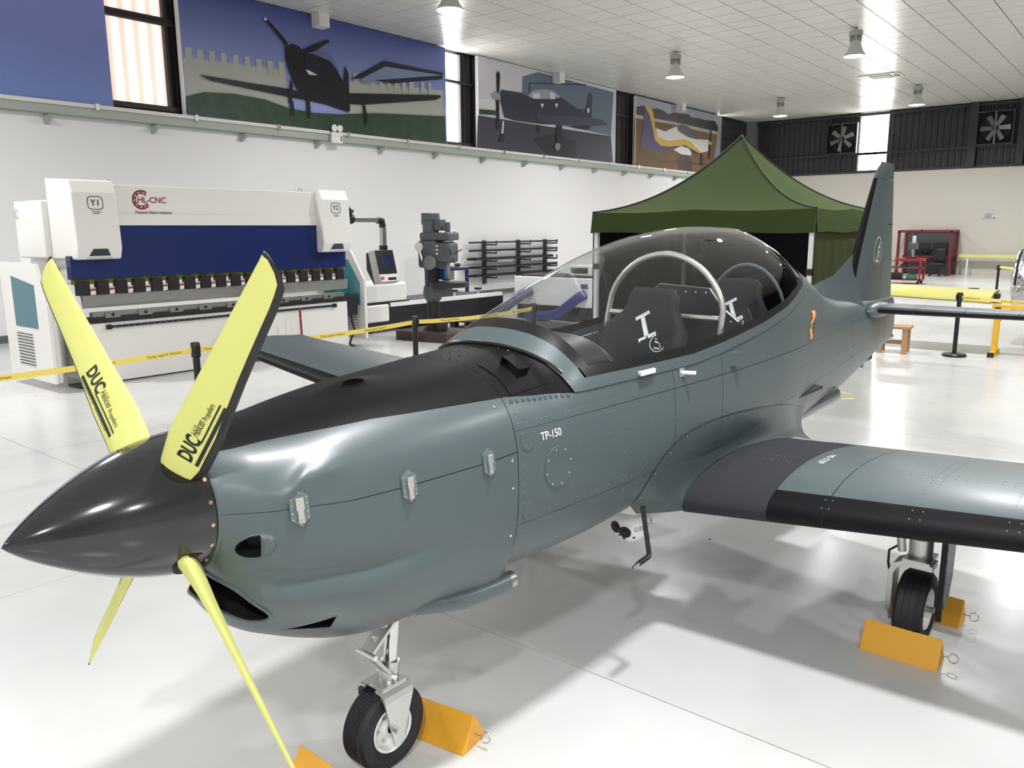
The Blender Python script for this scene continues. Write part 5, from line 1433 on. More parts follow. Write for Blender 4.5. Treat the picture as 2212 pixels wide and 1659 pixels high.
B2={
 'wall': [(9.46, 5.52), (11.94, 5.61), (12.05, 5.33), (13.84, 5.73), (17.29, 5.87), (17.31, 5.02), (13.83, 4.8), (9.48, 4.79)],
 'wall0': [(9.46, 5.52), (9.47, 5.56), (11.97, 5.64), (12.01, 4.68), (9.48, 4.79)],
 'wallR': [(13.84, 5.66), (17.24, 5.84), (17.21, 5.04), (13.79, 4.8)],
 'grass': [(9.46, 4.78), (9.87, 4.91), (10.6, 4.96), (11.37, 4.93), (12.02, 4.81), (12.71, 4.78), (13.44, 4.82), (14.64, 4.97), (17.26, 5.15), (17.31, 4.36), (9.43, 4.42)],
 'roof': [(13.88, 5.7), (15.03, 6.3), (17.23, 6.31), (17.23, 6.25), (15.07, 6.17), (14.27, 5.77)],
 'gable': [(14.27, 5.77), (15.07, 6.17), (17.23, 6.24), (15.35, 5.84), (14.27, 5.64)],
 'shade': [(14.68, 5.78), (17.2, 6.24), (17.2, 6.14), (15.26, 5.77)],
 'blade1': [(11.45, 6.67), (11.5, 6.7), (11.77, 6.5), (12.02, 6.3), (12.07, 6.22), (12.0, 6.17), (11.8, 6.37)],
 'blade2': [(12.45, 6.16), (12.77, 6.32), (13.23, 6.52), (13.28, 6.47), (12.8, 6.18), (12.55, 6.1)],
 'body': [(11.99, 6.16), (12.18, 6.25), (12.39, 6.22), (12.48, 6.11), (12.79, 6.11), (13.26, 6.04), (13.5, 5.82), (13.68, 5.56), (13.82, 5.44), (13.83, 4.94), (13.75, 4.9), (13.08, 5.01), (12.55, 5.04), (12.22, 5.3), (12.07, 5.6), (11.98, 5.9)],
 'cheek': [(12.53, 6.04), (12.65, 6.07), (12.89, 5.96), (13.0, 5.73), (12.94, 5.65), (12.62, 5.65), (12.52, 5.73)],
 'teeth': [(12.52, 5.73), (12.63, 5.73), (12.87, 5.65), (12.62, 5.63)],
 'canopy': [(12.76, 6.16), (12.98, 6.25), (13.27, 6.21), (13.44, 6.04), (13.54, 5.8), (13.25, 5.93)],
 'wingL': [(9.8, 5.24), (9.88, 5.25), (10.96, 5.24), (12.11, 5.24), (12.56, 5.2), (12.58, 5.04), (11.97, 5.06), (10.95, 5.11), (10.04, 5.16)],
 'wingR': [(13.44, 5.32), (15.96, 5.58), (17.09, 5.7), (17.13, 5.65), (16.89, 5.55), (14.24, 5.13), (13.46, 5.08)],
 'fin': [(13.69, 5.82), (13.73, 6.0), (13.83, 5.84), (13.83, 5.37), (13.65, 5.36)],
 'gear1': [(12.04, 4.95), (12.13, 4.99), (12.15, 4.8), (12.14, 4.66), (12.02, 4.65)],
 'gear2': [(12.5, 5.11), (12.59, 5.12), (12.62, 4.85), (12.59, 4.65), (12.49, 4.63)],
 'gear3': [(14.24, 5.12), (14.32, 5.15), (14.39, 4.86), (14.35, 4.65), (14.27, 4.64)],
 'blade3': [(12.08, 5.49), (12.14, 5.34), (12.09, 4.93), (11.99, 4.92)],
 'merlons': [(9.52, 9.66, 5.59), (9.79, 9.92, 5.6), (10.06, 10.19, 5.6), (10.33, 10.47, 5.61), (10.62, 10.76, 5.61), (10.91, 11.05, 5.62), (11.2, 11.36, 5.62), (11.49, 11.65, 5.62), (11.79, 11.96, 5.64), (13.99, 14.11, 5.7), (14.25, 14.33, 5.71), (14.53, 14.7, 5.72), (14.84, 14.96, 5.71), (15.11, 15.25, 5.72), (15.37, 15.52, 5.74), (15.64, 15.79, 5.75), (15.9, 16.08, 5.77), (16.35, 16.47, 5.79), (16.63, 16.75, 5.8)] }
B3={
 'ground': [(18.71, 5.33), (20.72, 5.32), (26.08, 5.34), (26.25, 4.41), (18.64, 4.37)],
 'grassb': [(18.74, 5.51), (19.53, 5.55), (19.53, 5.41), (18.74, 5.36)],
 'white': [(18.73, 5.76), (19.21, 5.86), (19.5, 5.85), (19.53, 5.59), (18.75, 5.57)],
 'hang': [(20.84, 6.7), (21.67, 6.95), (26.22, 6.88), (26.08, 5.35), (24.69, 5.39), (20.83, 5.46)],
 'door': [(21.18, 6.56), (24.4, 6.93), (24.4, 6.89), (21.23, 6.54), (21.23, 6.3), (21.17, 6.3)],
 'propU': [(19.56, 6.6), (19.65, 6.7), (19.74, 6.62), (19.7, 6.16), (19.65, 6.04), (19.59, 6.06)],
 'propD': [(19.54, 5.86), (19.68, 5.87), (19.69, 5.1), (19.62, 4.96), (19.54, 5.07)],
 'spin': [(19.29, 5.97), (19.47, 6.08), (19.7, 6.14), (19.77, 5.9), (19.52, 5.83)],
 'fus': [(19.72, 6.08), (19.8, 6.18), (20.8, 6.21), (21.3, 6.1), (22.91, 6.33), (23.9, 6.06), (24.46, 5.89), (24.68, 5.72), (23.4, 5.48), (21.82, 5.36), (20.44, 5.34), (19.93, 5.39), (19.73, 5.88)],
 'can': [(21.12, 6.16), (21.38, 6.36), (22.05, 6.47), (22.51, 6.48), (22.91, 6.33), (22.51, 6.22), (21.37, 6.1)],
 'cana': [(21.37, 6.26), (21.74, 6.32), (21.73, 6.14), (21.39, 6.11)],
 'canb': [(22.28, 6.41), (22.59, 6.4), (22.57, 6.22), (22.32, 6.2)],
 'fin': [(24.24, 5.98), (24.41, 6.18), (24.58, 6.64), (24.66, 6.68), (24.8, 6.62), (24.79, 5.87), (24.33, 5.8)],
 'stab': [(23.73, 6.06), (24.24, 6.09), (24.2, 5.97), (23.81, 5.98)],
 'wing': [(21.52, 5.59), (21.82, 5.68), (22.99, 5.73), (24.46, 5.83), (25.45, 5.84), (25.85, 5.71), (24.69, 5.57), (22.99, 5.45), (21.63, 5.47)],
 'pod': [(23.53, 5.47), (24.69, 5.58), (24.73, 5.51), (24.47, 5.42), (23.61, 5.41)],
 'leg1': [(19.84, 5.28), (19.91, 5.27), (19.85, 4.87), (19.77, 4.86)],
 'whl1': [(19.65, 4.75), (19.72, 4.88), (19.85, 4.91), (19.94, 4.82), (19.9, 4.67), (19.77, 4.63), (19.67, 4.67)],
 'leg2': [(22.63, 5.41), (22.99, 5.42), (22.96, 4.84), (22.66, 4.81)],
 'whl2': [(22.56, 4.72), (22.64, 4.83), (22.84, 4.85), (22.9, 4.74), (22.8, 4.62), (22.66, 4.6)],
 'leg3': [(21.56, 5.32), (21.73, 5.33), (21.77, 5.07), (21.52, 5.07)],
 'shad': [(21.37, 4.89), (22.6, 5.14), (23.83, 4.97), (23.84, 4.32), (22.21, 4.31)],
 'emb': [(24.45, 6.14), (24.59, 6.15), (24.61, 6.02), (24.48, 5.98)],
 'tri1': [(21.76, 5.99), (21.95, 6.01), (21.85, 5.85)],
 'tri2': [(22.55, 6.08), (22.74, 6.1), (22.64, 5.94)],
}
B4={
 'trees': [(27.8, 6.55), (28.36, 6.65), (29.07, 6.6), (29.43, 6.67), (29.98, 6.64), (30.43, 6.54), (30.81, 6.65), (32.14, 6.72), (32.43, 6.62), (33.06, 6.65), (33.72, 6.64), (34.7, 6.69), (35.03, 6.49), (35.05, 6.27), (33.02, 6.28), (30.84, 6.29), (29.15, 6.27), (27.81, 6.28)],
 'strip': [(27.79, 6.25), (29.21, 6.25), (30.84, 6.26), (33.17, 6.26), (35.05, 6.27), (35.02, 6.13), (33.18, 6.14), (30.84, 6.19), (29.22, 6.16), (27.79, 6.14)],
 'field': [(27.76, 6.14), (30.84, 6.19), (35.02, 6.13), (34.78, 5.04), (33.55, 4.36), (27.62, 4.34)],
 'fin': [(28.43, 6.59), (28.84, 6.55), (29.37, 5.61), (29.63, 5.37), (28.8, 5.08), (28.24, 5.12), (28.33, 5.66)],
 'yel': [(28.42, 6.67), (28.95, 6.62), (29.14, 6.5), (29.35, 5.89), (29.61, 5.57), (30.5, 5.52), (31.81, 5.69), (32.37, 5.64), (33.47, 5.25), (33.33, 5.21), (31.96, 5.45), (30.51, 5.29), (29.82, 5.28), (29.38, 5.44), (28.91, 6.33)],
 'white': [(29.38, 5.92), (30.16, 5.85), (31.11, 6.14), (33.06, 5.78), (34.13, 5.84), (34.14, 5.36), (33.47, 5.25), (32.37, 5.64), (31.81, 5.69), (30.5, 5.52), (29.61, 5.57)],
 'canopy': [(31.11, 6.14), (31.5, 6.26), (32.11, 6.23), (32.75, 6.07), (33.05, 5.91), (32.96, 5.76), (32.14, 5.8), (31.32, 5.95)],
 'blue': [(29.63, 5.37), (30.51, 5.29), (31.96, 5.45), (33.26, 5.17), (32.55, 5.16), (31.04, 5.18), (29.89, 5.1), (28.8, 5.08)],
 'wingw': [(30.91, 5.2), (31.56, 5.39), (32.25, 5.35), (32.54, 5.19), (32.48, 5.06), (31.58, 5.06)],
 'prop': [(34.27, 6.33), (34.39, 6.34), (34.32, 5.05), (34.17, 5.04)],
 'spin': [(34.13, 5.81), (34.48, 5.74), (34.45, 5.67), (34.19, 5.62)],
 'dark': [(31.59, 5.03), (32.27, 5.08), (32.65, 4.79), (32.6, 4.41), (31.56, 4.42), (31.27, 4.74)],
 'shadow': [(28.82, 4.68), (29.29, 4.85), (29.66, 4.85), (29.54, 4.69), (31.47, 4.78), (34.34, 4.79), (34.34, 4.74), (31.21, 4.7)],
 'gear': [(33.4, 5.21), (33.55, 5.22), (33.63, 4.75), (33.44, 4.74)],
}
pb = lambda n, c: mat('print_'+n, c, .45)
b1 = banner('plain blue banner at the left edge, left of the striped window', .6, 7.92, 4.40, 7.0, sky_mat('print_sky_a', 4.4, 6.6, (112, 134, 196), (140, 146, 212)))
b2 = banner('large banner photo of a shark-mouthed aeroplane before a castle wall', 9.44, 17.36, 4.40, 7.0, sky_mat('print_sky_b', 5.3, 7.0, (150, 160, 216), (58, 74, 136)))
stone = mat('print_stone', (176, 178, 168), .5, var=.12, vscale=3); grass = mat('print_grass', (40, 66, 44), .5, var=.7, vscale=5)
navy, blk_, wht = pb('navy', (18, 22, 44)), pb('black', (12, 14, 22)), pb('white', (214, 214, 214))
P = [(B2['wall0'], stone), (B2['wallR'], stone)]
for a, c, z in B2['merlons']: P.append(([(a, z-.12), (c, z-.12), (c, z+.17), (a, z+.17)], stone))
P += [(B2['gable'], pb('gable', (120, 138, 168))), (B2['roof'], navy), (B2['shade'], navy), (B2['grass'], grass), (B2['canopy'], pb('canopy', (96, 108, 150))), (B2['fin'], navy)]
P += [(B2[k], blk_) for k in ('wingL', 'wingR', 'body', 'gear1', 'gear2', 'gear3', 'blade1', 'blade2', 'blade3')] + [(B2['cheek'], navy), (B2['teeth'], wht)]
tip = B2['blade1']; P.append(([tip[0], tip[1], (tip[1][0]+.04, tip[1][1]-.06), (tip[0][0]+.03, tip[0][1]-.05)], wht))
zpoly('print', P, BX, b2)
b3 = banner('banner photo of a dark aeroplane parked before a grey hangar', 18.76, 26.4, 4.40, 7.0, sky_mat('print_sky_c', 4.4, 7.0, (196, 194, 202), (206, 204, 208)))
tarm = pb('tarmac', (50, 54, 66)); hb_ = mat('print_hangar', (98, 114, 130), .5)
P = [(B3['white'], wht), (B3['hang'], hb_), (B3['grassb'], grass), (B3['ground'], tarm), (B3['door'], navy), (B3['shad'], pb('shade', (28, 30, 40))), (B3['leg3'], blk_), (B3['fin'], pb('airgrey', (44, 50, 68))), (B3['stab'], pb('airgrey', (44, 50, 68))), (B3['fus'], pb('airgrey', (44, 50, 68))), (B3['can'], pb('glassy', (150, 160, 172))), (B3['cana'], wht), (B3['canb'], wht), (B3['spin'], pb('spin', (150, 152, 160))), (B3['propU'], blk_), (B3['propD'], blk_), (B3['leg1'], wht), (B3['whl1'], blk_), (B3['leg2'], blk_), (B3['whl2'], pb('hubgrey', (120, 124, 130))), (B3['pod'], blk_), (B3['wing'], pb('airwing', (58, 64, 84))), (B3['tri1'], wht), (B3['tri2'], wht), (B3['emb'], wht)]
zpoly('print', P, BX, b3)
b4 = banner('banner photo of a white, yellow and blue light aeroplane on dry grass', 27.85, 35.42, 4.40, 6.96, sky_mat('print_sky_d', 4.4, 7.0, (140, 142, 150), (150, 152, 160)))
gold, purp = pb('gold', (206, 164, 40)), pb('purple', (38, 32, 96))
P = [(B4['field'], mat('print_field', (112, 84, 52), .6, var=.25, vscale=2)), (B4['trees'], blk_), (B4['strip'], pb('pale', (170, 164, 150))), (B4['shadow'], pb('umber', (58, 42, 34))), (B4['white'], wht), (B4['fin'], purp), (B4['blue'], purp), (B4['yel'], gold), (B4['canopy'], pb('cabin', (70, 72, 76))), (B4['dark'], pb('umber', (58, 42, 34))), (B4['wingw'], wht), (B4['prop'], blk_), (B4['spin'], gold), (B4['gear'], blk_)]
zpoly('print', P, BX, b4)
# emergency light under the tray
el = thing('emergency_light', 'white twin-head emergency light fixed to the wall tray', 'light', (WX+.22, 13.3, 4.25))
box('case', (.0, -.16, -.13), (.09, .16, .12), M_white, el, bev=.01); box('red_mark', (.09, .10, -.08), (.094, .13, .04), M_red, el); box('print_line', (.09, -.11, .02), (.094, .06, .035), mat('pale_print', (200, 190, 190), .5), el)
for y in (-.085, .085): 
    B().lathe([(.03, -.02), (.08, .02), (.085, .05), (.07, .06)], org=(.05, y, .22), axis=(1, 0, -.1), n=18).mk('lamp_head', M_white, el, smooth=True)
# ================================================================ wall fans
def fan(x, z, sz, rot, lb):
    t = thing('wall_fan', lb, 'fan', (x, WY-.04, z), 0, 'exhaust fans high on the back wall')
    h = sz/2
    fr = B().box((-h, -.08, -h), (h, .12, -h+.05)).box((-h, -.08, h-.05), (h, .12, h)).box((-h, -.08, -h+.05), (-h+.05, .12, h-.05)).box((h-.05, -.08, -h+.05), (h, .12, h-.05))
    fr.mk('frame', mat('fan_frame', (70, 70, 70), .45, .5), t)
    box('back', (-h+.05, .10, -h+.05), (h-.05, .12, h-.05), M_dark, t)
    B().lathe([(h*.90, -.05), (h*.90, .08)], org=(0, 0, 0), axis=(0, 1, 0), n=32, cap=False).mk('shroud', M_dark, t)
    for k in range(6):
        a = rot+k*PI/3; R = Matrix.Rotation(a, 3, 'Y')
        b = B(); V = [(-.07, -.02, .10), (.07, .03, .10), (.10, .05, h*.80), (-.09, -.02, h*.80)]
        V2 = [tuple(R@Vector(v)) for v in V]; b.add(V2, [(0, 1, 2, 3)]); o = b.mk('fan_blade', mat('fan_metal', (120, 120, 118), .35, .6), t); o.modifiers.new('s', 'SOLIDIFY').thickness = .01
    B().cyl((0, -.05, 0), (0, .06, 0), .11, n=16).mk('hub', M_dark, t)
    box('motor_bar', (-.03, -.08, -h+.04), (.03, -.05, h-.04), mat('fan_metal', (120, 120, 118), .35, .6), t)
fan(-12.08, 5.95, 1.34, .15, 'dark six-blade wall fan beside the bright skylight'); fan(-6.03, 5.95, 1.34, .5, 'dark six-blade wall fan at the right edge of the picture')
# ceiling air conditioner, notice
ac = thing('air_conditioner', 'ceiling cassette air conditioner with a dark intake grille', 'air conditioner', (-8.2, 30.1, CZ-.03), 0)
box('panel', (-.65, -.45, 0), (.65, .45, .03), mat('ac_cream', (196, 188, 168), .4), ac)
box('grille', (-.32, -.30, -.012), (.34, .30, 0), mat('ac_dark', (92, 88, 76), .5), ac)
for x in (.45, .54): box('outlet_slot', (x-.02, -.2, -.008), (x+.02, .2, 0), M_dark, ac)
nb = thing('notice', 'small printed paper notice on the white back wall', 'notice', (-5.93, WY-.012, 2.43))
box('sheet', (-.27, 0, -.16), (.27, .01, .16), mat('notice_grey', (196, 200, 198), .6), nb)
b = B()
for k in range(5): b.box((-.16, -.002, .06-.042*k), (.10, 0, .078-.042*k))
b.box((-.2, -.002, .105), (.2, 0, .118)); b.box((-.235, -.002, -.11), (-.2, 0, -.06)); b.box((.15, -.002, -.12), (.21, 0, -.05)); b.mk('print', mat('print_blue_grey', (70, 82, 92), .6), nb)
# ================================================================ stanchions and belt
M_post = mat('black_post', (18, 18, 20), .35)
def stanchion(x, y, lb, base_=True):
    t = thing('stanchion', lb, 'stanchion', (x, y, 0), 0, 'belt barrier posts')
    B().lathe([(.175, 0), (.175, .03), (.16, .045), (.04, .055)], n=32).mk('base', M_post, t, smooth=True)
    B().cyl((0, 0, .05), (0, 0, .88), .032, n=18).mk('post', M_post, t, smooth=True)
    B().lathe([(.034, .86), (.042, .865), (.042, .99), (.036, 1.0)], n=18).mk('belt_head', M_post, t, smooth=True)
    box('belt_slot', (-.05, -.02, .89), (.05, .02, .97), M_post, t)
    return t
stanchion(-6.9, 1.0, 'black belt post out of view at the left end of the barrier'); stanchion(-6.88, 3.88, 'black belt post behind the two raised yellow propeller blades')
stanchion(-6.87, 6.68, 'black belt post in front of the drilling machine'); stanchion(-6.75, 8.85, 'black belt post seen through the canopy windscreen')
stanchion(-2.44, 14.12, 'black belt post with round base behind the tailplane'); stanchion(-3.45, 24.9, 'far black belt post beside the foil-covered fuselage')
stanchion(.4, 13.2, 'black belt post outside the right edge of the picture'); stanchion(-.6, 22.0, 'black belt post hidden behind the foil-covered fuselage')
def belt(p, q, lb, names, text_on=True, sag=.03):
    p = Vector(p); q = Vector(q); L_ = (q-p).length; d = (q-p).normalized(); n = 16
    t = thing('barrier_belt', lb, 'belt', tuple(p), 0, 'yellow barrier belts')
    up = Vector((0, 0, 1)); side = d.cross(up).normalized(); V = []; F = []
    def pt(u, h, o=0): return tuple(d*(u) + up*(h-sag*4*(u/L_)*(1-u/L_)) + side*o)
    for i in range(n+1):
        u = L_*i/n
        for h, o in ((-.025, -.001), (.025, -.001), (.025, .001), (-.025, .001)): V.append(pt(u, h, o))
    for i in range(n):
        for k in range(4): F.append((i*4+k, i*4+(k+1) % 4, (i+1)*4+(k+1) % 4, (i+1)*4+k))
    mk('webbing', V, F, M_yellow, t)
    if text_on:
        b = B()
        for u0 in names:
            Vt, Ft = text_geo('Flying Legend Vietnam', .036, bold=.006)
            b.add([pt(u0+u, v, .0018) for u, v in Vt], Ft)
        b.mk('belt_lettering', mat('belt_print', (120, 92, 10), .6), t)
    return t
belt((-6.9, 1.03, .93), (-6.88, 3.85, .93), 'yellow printed barrier belt at the left edge, behind the left propeller blade', (1.15, 1.95, 2.55))
belt((-6.88, 3.91, .93), (-6.87, 6.65, .93), 'yellow printed barrier belt in front of the press brake', (.22, 1.55, 2.15))
belt((-6.87, 6.71, .93), (-6.75, 8.82, .93), 'yellow printed barrier belt before the drilling machine, reaching the canopy', (.55, 1.25, 1.85))
belt((-2.41, 14.10, .93), (.37, 13.22, .93), 'yellow printed barrier belt running to the right edge above the tailplane', (.12, .75, 1.5))
belt((-3.43, 24.87, .95), (-.63, 22.03, .95), 'far barrier belt running from the far post behind the foil', (), False)
# ================================================================ green tent
TN = thing('tent', 'olive green pop-up canopy tent with a peaked roof and dark open front', 'tent', (-5.0, 10.1, 0))
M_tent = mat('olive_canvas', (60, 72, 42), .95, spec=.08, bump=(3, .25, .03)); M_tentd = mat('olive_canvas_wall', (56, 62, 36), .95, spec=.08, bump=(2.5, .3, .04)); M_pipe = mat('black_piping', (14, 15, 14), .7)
Wt, Dt, He, Hv, Hp = 1.62, 2.9, 2.235, 1.945, 3.32
ctr = (0, Dt/2)
def roof_pt(i, t, q):
    """i side 0 front,1 right,2 back,3 left; t 0 eave..1 peak; q -1..1 along the side"""
    cs = [(-Wt, 0), (Wt, 0), (Wt, Dt), (-Wt, Dt)]; a = cs[i]; b = cs[(i+1) % 4]
    ex_ = a[0]+(b[0]-a[0])*(q+1)/2; ey = a[1]+(b[1]-a[1])*(q+1)/2
    z = He+(Hp-He)*(.18*t+.82*t**2.1) + .05*(1-abs(q))*(1-t)*t*2 - .02*(1-q*q)*(1-t)
    if t < .001: z += .035*max(0, 1-abs(q)*2.2)
    return (ex_+(ctr[0]-ex_)*t, ey+(ctr[1]-ey)*t, z)
for i in range(4):
    b = B(); b.grid(np.array([[roof_pt(i, t, q) for q in np.linspace(-1, 1, 21)] for t in np.linspace(0, 1, 22)])); b.mk('roof_panel', M_tent, TN, smooth=True)
    B().tube([tuple(np.array(roof_pt(i, t, -1))+np.array([0, 0, .006])) for t in np.linspace(0, 1, 22)], .012, n=6).mk('ridge_piping', M_pipe, TN)
    # valance
    b = B(); Q = []
    for q in np.linspace(-1, 1, 21):
        p = roof_pt(i, 0, q); dn = .012*math.sin(q*9+i); out = [(0, -1), (1, 0), (0, 1), (-1, 0)][i]
        Q.append([p, (p[0]+out[0]*(.02+dn), p[1]+out[1]*(.02+dn), p[2]-.14), (p[0]+out[0]*.03, p[1]+out[1]*.03, Hv+.008*math.sin(q*6))])
    b.grid(np.array(Q)); b.mk('valance', M_tent, TN, smooth=True)
for x, y in ((-Wt+.05, .05), (Wt-.05, .05), (Wt-.05, Dt-.05), (-Wt+.05, Dt-.05)):
    pl_ = box('pole', (x-.03, y-.03, 0), (x+.03, y+.03, He-.03), mat('white_pole', (222, 222, 220), .4), TN)
    box('pole_clip', (x-.04, y-.04, 1.42), (x+.04, y+.04, 1.5), M_blackpl, pl_); box('pole_foot', (x-.06, y-.06, 0), (x+.06, y+.06, .012), M_metal, pl_)
def wall_(nm, P0, P1, m):
    Q = []; n = 40
    for i in range(n+1):
        t = i/n; x = P0[0]+(P1[0]-P0[0])*t; y = P0[1]+(P1[1]-P0[1])*t; w = .015*math.sin(i*1.3)+.01*math.sin(i*.7); d = (P1[1]-P0[1], -(P1[0]-P0[0])); L_ = math.hypot(*d)
        Q.append([(x+d[0]/L_*w*(k > 0), y+d[1]/L_*w*(k > 0), z) for k, z in enumerate((Hv+.08, 1.0, .02))])
    b = B(); b.grid(np.array(Q)); b.mk(nm, m, TN, smooth=True)
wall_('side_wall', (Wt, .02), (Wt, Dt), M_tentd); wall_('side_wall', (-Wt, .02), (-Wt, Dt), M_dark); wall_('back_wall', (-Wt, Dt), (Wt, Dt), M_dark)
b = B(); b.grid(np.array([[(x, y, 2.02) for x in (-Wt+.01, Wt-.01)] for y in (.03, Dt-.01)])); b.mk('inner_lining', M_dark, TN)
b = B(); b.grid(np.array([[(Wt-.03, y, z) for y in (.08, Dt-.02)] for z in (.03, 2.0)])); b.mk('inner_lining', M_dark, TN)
for s in (-1, 1):
    for k in range(2): B().cyl((s*Wt*(.95-.45*k), .06, 1.97), (s*Wt*(.5-.45*k), .06, 2.17), .012, n=8).mk('truss_bar', M_metal, TN)
# ================================================================ wheel chocks
M_chock = mat('amber_chock', (226, 164, 44), .45)
def chock(x, y, rz, lb, ring, L_=.34):
    t = thing('wheel_chock', lb, 'wheel chock', (x, y, 0), rz, 'yellow wheel chocks')
    B().prism([(-.085, 0), (.085, 0), (.0, .13)], 0, -L_/2, L_/2).mk('block', M_chock, t, bev=.004)
    B().cyl((L_/2, 0, .05), (L_/2+.03, 0, .05), .0025, n=6).mk('eye_shank', M_metal, t)
    B().tube([(L_/2+.05, .02*math.cos(a), .05+.02*math.sin(a)) if not ring else (L_/2+.05+.02*math.cos(a), 0.0+.006*math.sin(a), .05+.02*math.sin(a)) for a in np.linspace(0, 2*PI, 17)], .0026, n=6).mk('eye_ring', M_metal, t)
    return t
chock(-.775, 3.905, math.radians(0), 'yellow chock in front of the left main wheel', True)
chock(-.775, 4.42, math.radians(0), 'yellow chock behind the left main wheel', True)
chock(-2.06, 2.10, math.radians(8), 'yellow chock behind the nose wheel', True, .30)
chock(-2.14, 1.58, math.radians(-2), 'yellow chock in front of the nose wheel, cut by the bottom edge', True, .32)
chock(-3.31, 3.82, 0, 'yellow chock in front of the far main wheel, hidden by the fuselage', True); chock(-3.31, 4.34, 0, 'yellow chock behind the far main wheel, hidden by the fuselage', True)
# ================================================================ workbench nook, cart and chair by the back wall
WBN = thing('workbench', 'red framed workbench booth with dark back panel and monitors against the back wall', 'workbench', (-8.0, 37.9, 0))
M_reds = mat('dark_red_frame', (104, 20, 28), .5); M_boothg = mat('booth_grey', (72, 74, 78), .6)
for x in (-1.0, 1.0):
    for y in (-.4, .85): box('upright', (x-.05, y-.05, 0), (x+.05, y+.05, 1.82), M_reds, WBN)
for y in (-.4, .85): box('top_beam', (-1.05, y-.05, 1.78), (1.05, y+.05, 1.88), M_reds, WBN)
for x in (-1.0, 1.0): box('side_beam', (x-.05, -.4, 1.78), (x+.05, .85, 1.88), M_reds, WBN)
box('back_panel', (-.95, .86, .0), (.95, .88, 1.78), M_boothg, WBN); box('bench_top', (-.95, .1, .74), (.95, .85, .80), M_reds, WBN)
for k, (x, y) in enumerate(((-.25, .5), (.45, .55))):
    t = thing('monitor', ('dark computer monitor on the left of the bench', 'dark computer monitor behind the office chair')[k], 'monitor', (-8.0+x, 37.9+y, .80))
    box('screen', (-.32, -.02, .14), (.32, .02, .56), M_blackpl, t, bev=.008); box('stand', (-.04, -.02, .02), (.04, .04, .2), M_blackpl, t); box('foot', (-.13, -.1, 0), (.13, .1, .02), M_blackpl, t)
OC = thing('office_chair', 'black office chair on castors in front of the red workbench', 'chair', (-7.35, 37.1, 0))
b = B(); b.grid(np.array([[(q*.25*(1-.15*abs(t-.5)), .22+.05*q*q, .58+.55*t) for q in np.linspace(-1, 1, 9)] for t in np.linspace(0, 1, 9)])); o = b.mk('backrest', M_blackpl, OC, smooth=True); o.modifiers.new('s', 'SOLIDIFY').thickness = .06
box('seat', (-.25, -.25, .46), (.25, .22, .54), M_blackpl, OC, bev=.03); B().cyl((0, 0, .12), (0, 0, .46), .035, n=10).mk('gas_lift', M_blackpl, OC)
for k in range(5):
    a = 2*PI*k/5+.3; e_ = (.32*math.cos(a), .32*math.sin(a)); B().cyl((0, 0, .14), (e_[0], e_[1], .08), .025, n=8).mk('base_arm', M_blackpl, OC); B().cyl((e_[0]-.02, e_[1], .035), (e_[0]+.02, e_[1], .035), .035, n=10).mk('castor', M_blackpl, OC)
for x in (-.28, .28): B().tube([(x, .1, .5), (x, .1, .72), (x, -.15, .72)], .02, n=8).mk('armrest', M_blackpl, OC)
CT = thing('tool_cart', 'red steel tool cart with shelves near the fin trailing edge', 'cart', (-7.55, 31.9, 0))
for x in (-.85, .75):
    for y in (-.3, .3): box('corner_post', (x-.03, y-.03, .10), (x+.03, y+.03, .84), M_red, CT)
for z in (.12, .55): box('shelf', (-.88, -.33, z), (.78, .33, z+.04), M_red, CT)
box('top_tray', (-.1, -.34, .80), (.8, .34, .90), M_red, CT); box('steel_top', (-.9, -.34, .80), (-.1, .34, .84), mat('grey_plate2', (130, 134, 130), .4, .5), CT)
for x in (-.8, .7):
    for y in (-.25, .25): B().cyl((x, y-.02, .05), (x, y+.02, .05), .05, n=12).mk('castor', M_rubber, CT)
items = [(-.5, 0, .24, .14, (28, 40, 84), 'dark blue tool case on the lower shelf of the red cart'), (-.1, .05, .26, .15, (30, 34, 48), 'dark tool bag on the lower shelf of the red cart'), (.45, -.1, .26, .12, (60, 120, 84), 'green power tool on the lower shelf of the red cart'), (.15, 0, .66, .09, (40, 56, 110), 'blue box on the middle shelf of the red cart')]
for x, y, z, r, c, lb in items:
    t = thing('tool_case', lb, 'tool case', (-7.55+x, 31.9+y, z-.10)); b = B().box((-r*1.3, -.15, 0), (r*1.3, .15, r*1.4)); b.mk('case_body', mat('case_%d_%d_%d' % c, c, .5), t, bev=.03); B().tube([(-r*.5, 0, r*1.4), (-r*.4, 0, r*1.7), (r*.4, 0, r*1.7), (r*.5, 0, r*1.4)], .012, n=6).mk('case_handle', M_blackpl, t)
BD = thing('bench_drill', 'dark bench drill standing on the red cart', 'drill', (-7.15, 31.9, .90))
box('base', (-.16, -.2, 0), (.16, .2, .04), M_blackpl, BD); B().cyl((0, .1, .04), (0, .1, .75), .035, n=10).mk('column', M_metal, BD); box('head', (-.12, -.22, .32), (.14, .16, .55), M_dg, BD, bev=.03); B().cyl((0, .05, .55), (0, .05, .80), .06, n=12).mk('motor', M_white, BD); B().tube([(0, .1, .75), (.05, .05, .92), (.22, 0, 1.0), (.3, 0, .98)], .022, n=8).mk('lamp_arm', M_blackpl, BD, smooth=True)
b = B().cyl((0, -.12, .18), (0, -.12, .32), .02, n=8).cyl((0, -.12, .1), (0, -.12, .18), .01, n=8); b.mk('spindle', M_metal, BD)
